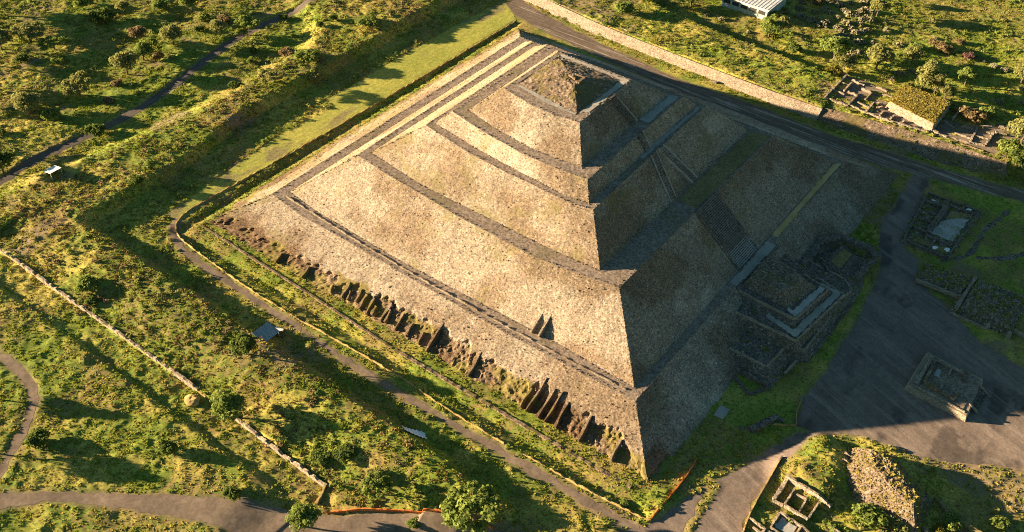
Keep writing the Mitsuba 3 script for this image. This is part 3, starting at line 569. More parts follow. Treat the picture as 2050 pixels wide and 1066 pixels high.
# ------------------------------------------------------------------ altar platform in the plaza
AL = thing('altar_platform', 'square low stone platform with wall remains alone on the bare plaza', 'platform')
block(f'{AL}__base', [(161.6, -17.2), (184.6, -18.4), (183.6, 4.6), (161.6, 5.2)], -.3, [(162.3, -16.4), (184, -17.6), (183, 4.0), (162.3, 4.6)], 2.2, 'm_wall', .12, 3, .6, cap=.5)
for i, (pts, w, h) in enumerate((([(164.3, 2.8), (164.6, -14.2)], 1.6, .5), ([(165.8, 1.8), (166.6, -11.9)], 1.3, 1.0), ([(166.6, -12.0), (178.0, -13.2)], 1.6, 1.0), ([(166.2, 1.9), (171.5, 1.8)], .9, .8), ([(172.1, 1.8), (172.4, -2.4)], .7, .8),
                              ([(172.4, 1.6), (177, 1.4)], .9, .7), ([(177.5, 2.2), (177.5, -2)], 1.4, .9), ([(172.4, -12), (172.2, -8.2)], .8, .9), ([(177.7, -13), (178.1, -9.4)], 1.2, .9), ([(163.4, -15.2), (183, -16.4)], .7, .35))):
    put(f'{AL}__wall', wall_line(pts, w, h * 1.6, 40 + i, .5, 2.15, rag=.35), 'm_eroded' if i in (1, 2, 6, 8) else 'm_wall')
put(f'{AL}__floor', terrace_sheet([(166.8, -11.6), (182.6, -16), (182, 3), (166.6, 1.4)], 2.2, None, .2, None), 'm_terrace')
put(f'{AL}__floor', terrace_sheet([(167.4, -6), (170.4, -6.4), (170, -1.6), (168, -1.2)], 2.2, None, .28, None), 'm_plaster', label='pale remnant of plaster floor')
s_ = put(f'{AL}__staircase', strip_on((186.6, -6.0, .1), (183.4, -6.0, 2.1), 10.5, .1, .1, .5, .03), 'm_darkstone')
for i in range(7):
    b = trimesh.creation.box([.46, 9.6, .3]); b.apply_translation([186.4 - i * .46, -6.0, .38 + i * .29]); put(f'{s_}__step', b, 'm_darkstone')
for y in (-11.6, -.4): put(f'{s_}__kerb', strip_on((187, y, 0), (183, y, 2.8), .8, .3, .3, .5, .05), 'm_wall')

# ------------------------------------------------------------------ ruined temples along the right of the plaza
TA = thing('ruined_courtyard', 'ruined stone courtyard with pale plaster floor beside the upper right lawn', 'ruin')
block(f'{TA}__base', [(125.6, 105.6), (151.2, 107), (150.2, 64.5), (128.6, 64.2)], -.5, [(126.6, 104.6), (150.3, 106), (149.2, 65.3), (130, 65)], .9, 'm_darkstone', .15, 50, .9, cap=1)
dressed(f'{TA}__base', 900, 500, 'm_wall')
put(f'{TA}__floor', terrace_sheet([(137.4, 77), (147.8, 77), (148, 97.6), (143, 96), (138.2, 88.2)], .9, None, .22, None), 'm_plaster', label='pale grey plaster court floor')
put(f'{TA}__turf', terrace_sheet([(139, 90), (147.6, 98), (146, 101), (139.5, 99)], .9, None, .25, None), 'm_grassy')
put(f'{TA}__turf', terrace_sheet([(133, 67), (147, 67.5), (147, 71.5), (134, 71)], .9, None, .25, None), 'm_grassy')
for i, (pts, w, h) in enumerate((([(126.8, 104.6), (150, 105.8)], 1.0, .9), ([(149.6, 105), (148.9, 66)], .9, .7), ([(129.6, 65.3), (148.6, 65.4)], .9, .7), ([(130, 66), (126.8, 104)], 1.1, .8), ([(136.6, 76), (136.9, 99), (128, 98)], 2.4, 1.2),
                              ([(131, 76), (137, 76)], 1.4, 1.0), ([(132, 84), (137, 84)], 1.2, 1.2), ([(131, 91), (137, 91)], 1.2, 1.0), ([(136, 74), (147.6, 74.6)], 1.8, .9), ([(138, 101.6), (148.6, 102.3)], 1.6, 1.0), ([(143, 101), (143.2, 105)], 1.0, .9), ([(141, 66), (141, 74)], 1.0, .9))):
    put(f'{TA}__wall', wall_line(pts, w, h, 60 + i, .6, .85, rag=.4), 'm_darkstone')
for i, (x, y, r) in enumerate(((131, 100, 1.4), (145.6, 103.8, 1.2), (147.4, 70.5, 1.3), (142.5, 68.5, 1.1))):
    m = trimesh.creation.icosphere(2, r); m.vertices[:, 2] *= .35; m.vertices += ((vnoise(m.vertices * 1.6, i) - .5) * .8)[:, None]; m.apply_translation([x, y, 1.2]); put(f'{TA}__rubble', m, 'm_white')
TB = thing('temple_mound', 'long low rubble mound left of the larger one on the right lawn', 'ruin')
block(f'{TB}__mound', [(142.4, 58), (164.5, 61), (162.4, 43.2), (143.2, 42.6)], -.4, [(145.6, 54.6), (162.6, 57.4), (160.6, 46), (146, 46)], 2.7, 'm_darkstone', .4, 71, .7, big=.6)
dressed(f'{TB}__mound', 700, 300, 'm_wall')
put(f'{TB}__edge_wall', wall_line([(143.6, 43), (162, 44.2)], 1.2, 1.1, 72, .6, 1.0), 'm_wall')
TB = thing('temple_mound', 'large grey rubble mound at the right edge beside the plaza', 'ruin')
block(f'{TB}__mound', [(161.0, 60), (184, 61), (185, 34), (160.4, 34)], -.4, [(165, 56), (181, 57), (180, 39), (165, 38)], 4.2, 'm_darkstone', .45, 73, .7, big=.8)
dressed(f'{TB}__mound', 900, 400, 'm_wall')
put(f'{TB}__edge_wall', wall_line([(162.6, 35), (162.9, 58)], 1.5, 1.0, 74, .6, 2.6), 'm_wall')
put(f'{TB}__edge_wall', wall_line([(161, 33.8), (176, 33.6)], 1.0, .9, 75, .6, .1), 'm_wall')
for x, y in ((175.6, 35.6), (183.6, 34.4)):
    put(f'{TB}__pier', loft(quad_sides([(x - .9, y - 1.8), (x + .9, y - 1.8), (x + .9, y + 1.8), (x - .9, y + 1.8)]), 0, quad_sides([(x - .6, y - .6), (x + .6, y - .6), (x + .6, y + 1.4), (x - .6, y + 1.4)]), 2.2, .5, .1, 76, cap=True), 'm_wall')
put(f'{TB}__edge_wall', wall_line([(184.6, 38.5), (200, 37.4), (215, 38)], 1.2, 1.4, 77, .6), 'm_wall')

# ------------------------------------------------------------------ ruined rooms and mounds at the lower right
RM = thing('stone_covered_mound', 'stone covered mound with roofless rooms at its foot, lower right', 'ruin')
k_ = block(f'{RM}__mound', [(156.5, -55), (170, -49), (187, -59), (188, -77), (166, -74.5), (156.5, -68)], .2, [(163.5, -56), (170.6, -57), (182.2, -65.5), (183, -69.5), (175, -67), (165, -60.5)], 5.6, 'm_eroded', .5, 81, .55, big=1.4)
dressed(k_, 1300, 0, 'm_darkstone', 'm_tuft_straw', .15, .55, 3)
dressed(k_, 0, 500, 'm_eroded', 'm_tuft_straw', .15, .55, 13)
for i, (pts, w, h) in enumerate((([(156.4, -59.8), (162, -59.6)], .8, 1.2), ([(157, -63), (163, -62.4)], .9, 1.2), ([(158, -57.4), (164.6, -56.6)], 1.0, 1.0), ([(161, -66.3), (164.6, -67.2)], .8, 1.2), ([(162, -69.2), (165.4, -69.6)], .8, 1.3), ([(165.4, -68.3), (171, -69.4)], .8, 1.5), ([(165, -72), (171, -72.0)], .9, 1.4), ([(165.3, -68.4), (165.2, -72)], .8, 1.4),
                              ([(171, -69.2), (171, -72)], .8, 1.6), ([(171, -69.4), (176, -70.8), (184.6, -75.2)], 1.1, 2.2), ([(175.6, -70.6), (175.2, -73.6)], .8, 1.7), ([(184.6, -75), (185.6, -70)], 1.0, 2.0))):
    put(f'{RM}__room_wall', wall_line(pts, w, h, 85 + i, .5, None, rag=.2), 'm_wall')
RR = thing('roofless_rooms', 'row of roofless stone rooms on the grassy slope at the bottom right', 'ruin')
for i, (pts, w, h) in enumerate((([(144.9, -81.4), (161.6, -82.6)], .9, 1.7), ([(145.6, -81.5), (145.6, -91)], 1.3, 1.3), ([(149.3, -83.4), (149.2, -91)], .7, 1.4), ([(149.2, -91), (157.6, -91.4)], .8, 1.3), ([(149.8, -85), (154, -84.8)], .7, 1.0), ([(145.4, -91.6), (149, -91.2)], .9, 1.0),
                              ([(149.4, -94.6), (157.2, -95.2), (161, -96.4)], .8, 1.4), ([(149.4, -94.8), (149.5, -101.4)], .8, 1.3), ([(157.2, -95.2), (157.0, -99.4)], .7, 1.4), ([(160.4, -95.8), (160.6, -100)], .7, 1.4), ([(142.6, -102.6), (151.6, -103.6)], .7, 1.2), ([(148.4, -103.2), (148.2, -108)], .7, 1.2), ([(149.4, -101.6), (160, -102)], .7, 1.0), ([(154, -84.8), (154.2, -90.8)], .7, 1.0), ([(157.8, -84), (157.6, -90.6)], .7, 1.1), ([(161, -96.2), (166, -97)], .8, 1.2), ([(163.8, -89), (169, -90), (169.2, -94.6)], .8, 1.0), ([(145, -105), (148.2, -105.4)], .7, 1.0))):
    put(f'{RR}__room_wall', wall_line(pts, w, h, 100 + i, .5, None, rag=.15), 'm_wall')
put(f'{RR}__floor', terrace_sheet([(150, -95.2), (156.6, -95.8), (156.4, -101), (150, -100.8)], Hs(153, -98), None, .5, None), 'm_plaster', label='pale stained plaster room floor')
LW = thing('ruined_wall', 'short stub of ruined wall right of the stone covered mound', 'wall')
put(f'{LW}__masonry', wall_line([(189, -71), (191, -75.5), (196, -75.6)], 1.0, 1.3, 120, .5), 'm_wall')
LB = thing('long_bank_wall', 'low overgrown wall line slanting down to the lower right corner', 'wall')
put(f'{LB}__masonry', wall_line([(187.5, -57.4), (193, -61), (206, -63), (225, -66)], 1.6, 1.6, 121, .6), 'm_grassy')
SC = thing('sunken_court_wall', 'L shaped rubble wall round the small green court beside the near pyramid corner', 'wall')
for i, pts in enumerate(([(126, -69.5), (131, -58)], [(131, -58), (133.6, -58.6)], [(118.4, -54.4), (122, -47.6)], [(109.4, -50), (118.4, -54.6)], [(126, -69.4), (122, -70.6)])):
    put(f'{SC}__masonry', wall_line(pts, (2.6, 1.4, 1.2, 1.2, 1.0)[i], (1.3, .8, .8, .8, .6)[i], 124 + i, .6), 'm_darkstone')

# ------------------------------------------------------------------ far right: retaining wall, mounds, excavated rooms
RW = thing('retaining_wall', 'long pale sloping stone wall holding up the grassy bank on the far side', 'wall')
put(f'{RW}__face', loft([[(-160, 143), (-123, 141), (-81, 134.5), (-38, 133), (1, 131.8), (37, 130), (61, 129.8)], [(61, 129.8), (61, 137)], [(61, 137), (-160, 146)], [(-160, 146), (-160, 143)]], -.3,
                        [[(-160, 146), (-113, 144.4), (-76, 139.4), (-42, 137.6), (-3, 136.2), (32, 135.6), (60.6, 136.4)], [(60.6, 136.4), (60.6, 138.8)], [(60.6, 138.8), (-160, 147)], [(-160, 147), (-160, 146)]], 4.0, .8, .12, 130, .1, cap=False), 'm_wall')
put(f'{RW}__niche', wall_line([(2.4, 130.6), (5.0, 130.4)], .9, 1.2, 131, .5, 0), 'm_darkstone')
SW = thing('rubble_slope', 'shaded rubble slope below the excavated rooms along the dirt road', 'wall')
put(f'{SW}__face', loft([[(60.5, 129.9), (74, 130.2), (90, 130.5), (117, 132), (151, 139.4)], [(151, 139.4), (154, 150)], [(154, 150), (61, 146)], [(61, 146), (61, 130.4)]], -.3,
                        [[(61, 138.2), (74, 141.5), (90, 143), (110, 146.4), (148, 148)], [(148, 148), (149, 152)], [(149, 152), (61, 146.5)], [(61, 146.5), (61, 141.5)]], 3.75, .75, .22, 133, .4, cap=False), 'm_eroded')
GM = thing('grass_topped_mound', 'flat square mound with grass on top between the excavated rooms', 'mound')
block(f'{GM}__sides', [(84.5, 157), (111.2, 150.6), (111.4, 178), (84.5, 181)], 3, [(86.6, 159.4), (110.4, 153.4), (110.2, 176.6), (86.6, 179)], 7.4, 'm_wall', .25, 134, .7)
_gt = loft(quad_sides([(86.2, 159.0), (110.8, 153.0), (110.6, 177), (86.2, 179.4)]), 7.2, quad_sides([(87.4, 160.4), (109.6, 154.6), (109.4, 175.8), (87.4, 178)]), 7.9, .7, .35, 135, .2, cap=True)
put(f'{GM}__turf', _gt, 'm_ground', label='grass and weeds on the mound top', uv=np.zeros((len(_gt.vertices), 2)))
dressed(f'{GM}__turf', 0, 2600, wmat='m_tuft_straw')
ER = thing('excavated_rooms', 'excavated roofless rooms between the grassy bank and the grass topped mound', 'ruin')
E2 = thing('excavated_rooms', 'excavated roofless rooms right of the grass topped mound at the shadow edge', 'ruin')
for i, (pts, w, h) in enumerate((([(57.4, 146.8), (57.2, 175.6)], 1.0, 1.6), ([(57.6, 146.6), (69.6, 147.2)], 1.2, 1.2), ([(69.4, 148.6), (79, 147.2), (91.6, 147.4), (102, 148.6), (110, 150)], 1.0, .9), ([(61.6, 171.6), (68.4, 171.4)], .9, 1.4), ([(62.4, 169), (62.4, 159)], .9, 1.4), ([(68.8, 166.8), (74.2, 166.4)], .9, 1.6),
                              ([(64.4, 159.4), (70, 159.2)], .9, 1.4), ([(69.6, 159), (69.6, 148)], .8, 1.4), ([(74.4, 166.4), (74.2, 158)], .8, 1.2), ([(79, 157.6), (84, 160)], .9, 1.5), ([(81.6, 154.4), (84.6, 156.6)], 1.0, 1.5), ([(79, 157), (79, 148)], .9, 1.3), ([(84, 169.6), (79, 169)], .9, 1.1), ([(72, 153), (79, 152.4)], .8, 1.2),
                              ([(86, 153.8), (85.6, 148.2)], .9, 1.2), ([(91.4, 153.2), (91.2, 148)], .9, 1.2), ([(97, 151.8), (96.8, 148.4)], .9, 1.2), ([(103, 151), (102.8, 149)], .9, 1.1), ([(58, 166), (62, 165.6)], .8, 1.3), ([(58, 156), (64, 156)], .8, 1.2), ([(74, 174), (80, 173.4)], .8, 1.1))):
    put(f'{ER}__wall', wall_line(pts, w, h, 140 + i, .5, 3.35, rag=.3), 'm_wall')
for i, (pts, w, h) in enumerate((([(115.8, 167.2), (115.6, 178.6)], 1.2, 1.6), ([(112.6, 163.4), (118.4, 161.4)], 1.1, 1.3), ([(111.4, 152), (118.6, 151.4)], 1.3, 1.0), ([(127.6, 168.6), (129, 154)], .9, 1.0), ([(120.4, 157), (128.6, 157.4)], .9, .9), ([(129, 154), (135.6, 155.4)], .9, .9), ([(135.6, 156), (135.6, 169)], .9, 1.3),
                              ([(135.8, 176), (140, 177.4)], .9, 1.4), ([(132.4, 167.6), (135.6, 168.2)], .9, 1.2), ([(128, 170.6), (133, 174)], .9, 1.2), ([(129, 161), (135, 162)], .8, 1.0), ([(121, 165), (127, 166)], .8, .8), ([(140.6, 178), (140.4, 186)], 1.0, 1.2), ([(136, 170), (141, 171)], .8, 1.2), ([(139, 162), (145, 163)], .8, 1.0), ([(119, 152), (129, 153.4)], .8, .7))):
    put(f'{E2}__wall', wall_line(pts, w, h, 170 + i, .5, 3.35, rag=.3), 'm_wall')
put(f'{ER}__floor', terrace_sheet([(57, 146), (82, 149), (109, 150), (109, 152), (85, 158), (83, 172), (70, 176), (57, 176)], 3.3, None, .28, None), 'm_dirt')
put(f'{E2}__floor', terrace_sheet([(111.6, 152), (146, 151.5), (148, 178), (140, 186), (124, 170), (112, 170)], 3.3, None, .28, None), 'm_dirt')

# ------------------------------------------------------------------ walls, fences and buildings on the left and top
BW = thing('boundary_wall', 'low straw edged wall line bending round the sunken strip at the pyramid foot', 'wall')
put(f'{BW}__long_run', wall_line(smoothline([(-117.6, 118), (-118.6, 20), (-120.4, -48), (-122.4, -92), (-123.6, -110), (-121.5, -118), (-117, -122.4), (-110, -125), (-91, -126.4), (-65, -128), (-40, -128)]), .42, .6, 200, .6, rag=.8), 'm_straw')
put(f'{BW}__long_run', wall_line([(-40, -128), (-11, -126.6), (13, -126), (38, -127.2), (62, -127)], .42, .62, 201, .6, rag=.8), 'm_straw')
put(f'{BW}__long_run', wall_line([(70, -126.4), (92, -125.6), (117.4, -123)], .42, .6, 202, .6, rag=.8), 'm_straw')
ON = thing('orange_netting_fence', 'orange netting fence in dry grass at the nearest pyramid corner', 'fence')
put(f'{ON}__netting', wall_line(smoothline([(117.6, -122.8), (118.0, -114), (118.4, -101), (117.4, -92)]), .35, 1.1, 203, .6), 'm_netting')
ON = thing('orange_netting_fence', 'red orange netting fence along the bottom dirt road', 'fence')
put(f'{ON}__netting', wall_line([(34.5, -184), (43, -177), (53, -170.3), (67, -162.3), (80, -156.3)], .4, 1.1, 204, .6), 'm_netting')
ON = thing('orange_netting_fence', 'straw coloured netting fence beside the ruins at the lower right path', 'fence')
put(f'{ON}__netting', wall_line(smoothline([(140.2, -74), (140.6, -86), (141.6, -100), (143.6, -110), (147, -118)]), .5, 1.0, 205, .6), 'm_straw')
ON = thing('orange_netting_fence', 'short bent orange netting fence by the green court', 'fence')
put(f'{ON}__netting', wall_line([(134.2, -45), (135.4, -52), (138, -57.5), (131.4, -62)], .3, .8, 206, .6), 'm_straw')
PW = thing('platform_wall', 'long low pale stone wall edging the overgrown bank on the left', 'wall')
put(f'{PW}__masonry', wall_line([(-166, -175.4), (-109, -175.6), (-60, -175.4), (-38, -175.6)], 1.0, 1.8, 210, .7, .1, rag=.3), 'm_wall')
put(f'{PW}__masonry', wall_line([(-29, -175.6), (5, -177), (27.4, -177.2)], 1.0, 1.7, 211, .7, .1, rag=.35), 'm_wall')
put(f'{PW}__masonry', wall_line([(-38.2, -175.8), (-29, -175.8)], .6, .7, 213, .6, .3, rag=.4), 'm_straw')
put(f'{PW}__masonry', wall_line([(27.4, -177.2), (29.5, -184)], .8, 1.0, 212, .7), 'm_straw')
m = trimesh.creation.icosphere(3, 2.6); m.vertices *= [1.2, .9, .5]; m.vertices += ((vfbm(m.vertices / 1.3, 3, 9) - .5) * 1.2)[:, None]; m.apply_translation([-36, -180, .8])
put('rubble_heap', m, 'm_straw', label='small pale heap of earth at the gap in the low wall', cat='rubble heap')
def house(name, label, cat, corner, ex, ey, h, roofmat, wallmat, over=.8):
    k = thing(name, label, cat); x, y = corner; z = Hs(x, y)
    for (a, b, c, d) in ((x, y, x + ex, y + .3), (x, y + ey - .3, x + ex, y + ey), (x, y + .3, x + .3, y + ey - .3), (x + ex - .3, y + .3, x + ex, y + ey - .3)):
        m = trimesh.creation.box([c - a, d - b, h + .5]); m.apply_translation([(a + c) / 2, (b + d) / 2, z + h / 2 - .25]); put(f'{k}__wall', m, wallmat)
    return k, x, y, z
k, x, y, z = house('shed_building', 'large building with pale streaked flat roof at the top right edge', 'building', (-35, 210), 29, 26, 6.2, 'm_roof', 'm_panel')
m = trimesh.creation.box([31.5, 28.5, .5]); m.apply_translation([x + 14.5, y + 13, z + 6.6]); rk = put(f'{k}__roof', m, 'm_roof', label='pale corrugated roof with reddish stains')
for i in range(15):
    m = trimesh.creation.box([.18, 28.3, .12]); m.apply_translation([x + .3 + 2.05 * i, y + 13, z + 6.92]); put(f'{rk}__rib', m, 'm_white')
for i in range(5):
    m = trimesh.creation.box([4.2, .12, 2.2]); m.apply_translation([x + 3.2 + 5.6 * i, y - .07, z + 3.8]); put(f'{k}__window', m, 'm_dark')
def canopy(name, label, cat, c, size, h, mat, tilt=0.0, posts=True):
    k = thing(name, label, cat); z = Hs(*c)
    for i in range(6):
        m = trimesh.creation.box([size[0], size[1] / 6 * .96, .12]); m.apply_transform(trimesh.transformations.rotation_matrix(tilt, [0, 1, 0])); m.apply_translation([c[0], c[1] + (i - 2.5) * size[1] / 6, z + h + .02 * (i % 2)]); put(f'{k}__roof_panel', m, mat)
    for sx in (-.44, .44):
        for sy in (-.44, .44):
            m = trimesh.creation.box([.2, .2, h + .8]); m.apply_translation([c[0] + sx * size[0], c[1] + sy * size[1], z + h / 2 - .5 - sx * size[0] * math.sin(tilt)]); put(f'{k}__post', m, 'm_panel')
    return k
canopy('canopy', 'white flat canopy on posts beside the upper left road', 'canopy', (-185.2, -133.3), (5.6, 5.8), 3.0, 'm_white', -.20)
SH = canopy('tin_shed', 'small shed with weathered blue grey tin roof below the near left bank', 'shed', (-38.4, -142.6), (6.4, 8.0), 3.2, 'm_tin', .22)
m = trimesh.creation.box([5.2, .2, 3.0]); m.apply_translation([-38.4, -145.9, Hs(-38, -143) + 1.4]); put(f'{SH}__wall', m, 'm_dark')
m = trimesh.creation.box([.2, 6.2, 2.6]); m.apply_translation([-40.9, -142.6, Hs(-38, -143) + 1.2]); put(f'{SH}__wall', m, 'm_dark')
b = trimesh.creation.box([3.4, 1.6, .5]); b.apply_transform(trimesh.transformations.rotation_matrix(.3, [0, 0, 1])); b.apply_translation([-38.5, -136.6, Hs(-38, -136) + .5]); put('sheet_stack', b, 'm_white', label='stack of white sheets beside the tin shed', cat='sheets')
m = terrace_sheet([(29.6, -143.4), (33, -145.4), (41, -142), (37.6, -139.6)], 0, None, 0, None); m.vertices[:, 2] += H(m.vertices[:, 0], m.vertices[:, 1]) + .55; put('ground_sheet', m, 'm_white', label='white plastic sheet lying on the ground below the bank', cat='sheet')
b = trimesh.creation.box([3.6, 5.4, .5]); b.vertices[:, 2] += (vnoise(b.vertices, 3) - .5) * .3; b.apply_translation([114.4, -68.4, .5]); put('concrete_slab', b, 'm_cement', label='pale concrete slab at the end of the drain channel', cat='slab')

# ------------------------------------------------------------------ vegetation
def leaf_cloud(lobes, n, size, seed, flat=.0):
    r = np.random.default_rng(seed); lob = np.array(lobes, float); w = lob[:, 3] ** 2; i = r.choice(len(lob), n, p=w / w.sum())
    d = r.normal(size=(n, 3)); d /= np.linalg.norm(d, axis=1, keepdims=True); d[:, 2] = np.where(d[:, 2] < -.35, -d[:, 2], d[:, 2])
    rad = lob[i, 3:4] * (r.random((n, 1)) ** .45) * (.82 + .3 * vnoise(d * 2.3 + i[:, None] * 5.1, 7)[:, None])
    c = lob[i, :3] + d * rad * np.array([1, 1, .85])
    nrm = d + r.normal(size=(n, 3)) * .55; nrm /= np.linalg.norm(nrm, axis=1, keepdims=True)
    a = np.cross(nrm, r.normal(size=(n, 3))); a /= np.linalg.norm(a, axis=1, keepdims=True); b = np.cross(nrm, a)
    s = size * (.6 + .8 * r.random((n, 1)))
    v = np.stack([c - a * s - b * s * .6, c + a * s - b * s * .6, c + a * s * .8 + b * s * .7, c - a * s * .8 + b * s * .7], 1).reshape(-1, 3)
    k = np.arange(n)[:, None] * 4
    return trimesh.Trimesh(v, np.vstack([k + [0, 1, 2], k + [0, 2, 3]]), process=False)
def limb(p0, p1, r0, r1, n=7):
    p0, p1 = np.array(p0, float), np.array(p1, float); d = (p1 - p0) / np.linalg.norm(p1 - p0); a = np.cross(d, [.3, .9, .2]); a /= np.linalg.norm(a); b = np.cross(d, a)
    th = np.arange(n) * 2 * np.pi / n; ringv = np.cos(th)[:, None] * a + np.sin(th)[:, None] * b
    return tube_from(np.stack([p0 + ringv * r0, (p0 + p1) / 2 + ringv * (r0 + r1) / 2 + [.03, .02, 0], p1 + ringv * r1]))
def tree_proto(seed, kind):
    """a tree of unit crown diameter 1 and about unit height"""
    r = random.Random(seed); lobes = []
    if kind == 'round': spec = [(.0, .0, .62, .30)] + [(.26 * math.cos(a), .26 * math.sin(a), .48 + .2 * r.random(), .20 + .07 * r.random()) for a in np.arange(6) * 1.05 + r.random()] + [(.1, -.05, .8, .2)]
    elif kind == 'tall': spec = [(.12 * (r.random() - .5), .12 * (r.random() - .5), z, .22 + .10 * r.random()) for z in (.4, .6, .8, 1.0, 1.2)] + [(.22 * math.cos(a), .22 * math.sin(a), .5 + .45 * r.random(), .2) for a in np.arange(5) * 1.26]
    elif kind == 'bush': spec = [(.3 * math.cos(a) * r.random() ** .5, .3 * math.sin(a) * r.random() ** .5, .16 + .16 * r.random(), .16 + .1 * r.random()) for a in np.arange(9) * .7] + [(0, 0, .25, .26)]
    else: spec = [(.38 * math.cos(a), .38 * math.sin(a), .38 + .3 * r.random(), .12 + .09 * r.random()) for a in np.arange(9) * .7] + [(.1, .1, .62, .2), (-.1, 0, .55, .2), (0, -.12, .68, .14)]
    n = {'round': 2600, 'tall': 2800, 'bush': 1500, 'open': 2300}[kind]
    crown = leaf_cloud(spec, n, .030 if kind != 'bush' else .036, seed)
    parts = [limb((0, 0, -.08), (.01, 0, .36), .035, .024)]
    for s in spec[1:6]: parts.append(limb((.01, 0, .26), (s[0] * .8, s[1] * .8, s[2]), .018, .008, 5))
    return crown, trimesh.util.concatenate(parts)
PROTO = {}
for kind in ('round', 'tall', 'bush', 'open'):
    for s in range(3):
        c, t = tree_proto(100 + 7 * s + len(kind), kind)
        PROTO[kind, s] = (c, t)
PLY = {}
def ply_of(key, mesh, bsdf):
    if (key, bsdf) not in PLY: PLY[key, bsdf] = mikit.ply(mesh, bsdf)
    return PLY[key, bsdf]
RT = random.Random(77)
def plant(name, x, y, d, kind, mat, label, cat, hs=1.0, group=None):
    k = thing(name, label, cat, group); v = RT.randrange(3); z = Hs(x, y)
    W = T().translate([x, y, z - .1]).rotate([0, 0, 1], RT.random() * 360).scale([d * 1.38, d * (1.22 + .3 * RT.random()), d * hs * 1.3])
    crown, trunk = PROTO[kind, v]
    scene[f'{k}__crown'] = {**ply_of((kind, v, 'c'), crown, mat), 'to_world': W}
    if kind != 'bush': scene[f'{k}__trunk'] = {**ply_of((kind, v, 't'), trunk, 'm_bark'), 'to_world': W}
    return k
L_, M_, D_K, DRY, YEL, PNK = 'm_leaf_light', 'm_leaf_mid', 'm_leaf_dark', 'm_leaf_dry', 'm_leaf_yellow', 'm_leaf_pink'
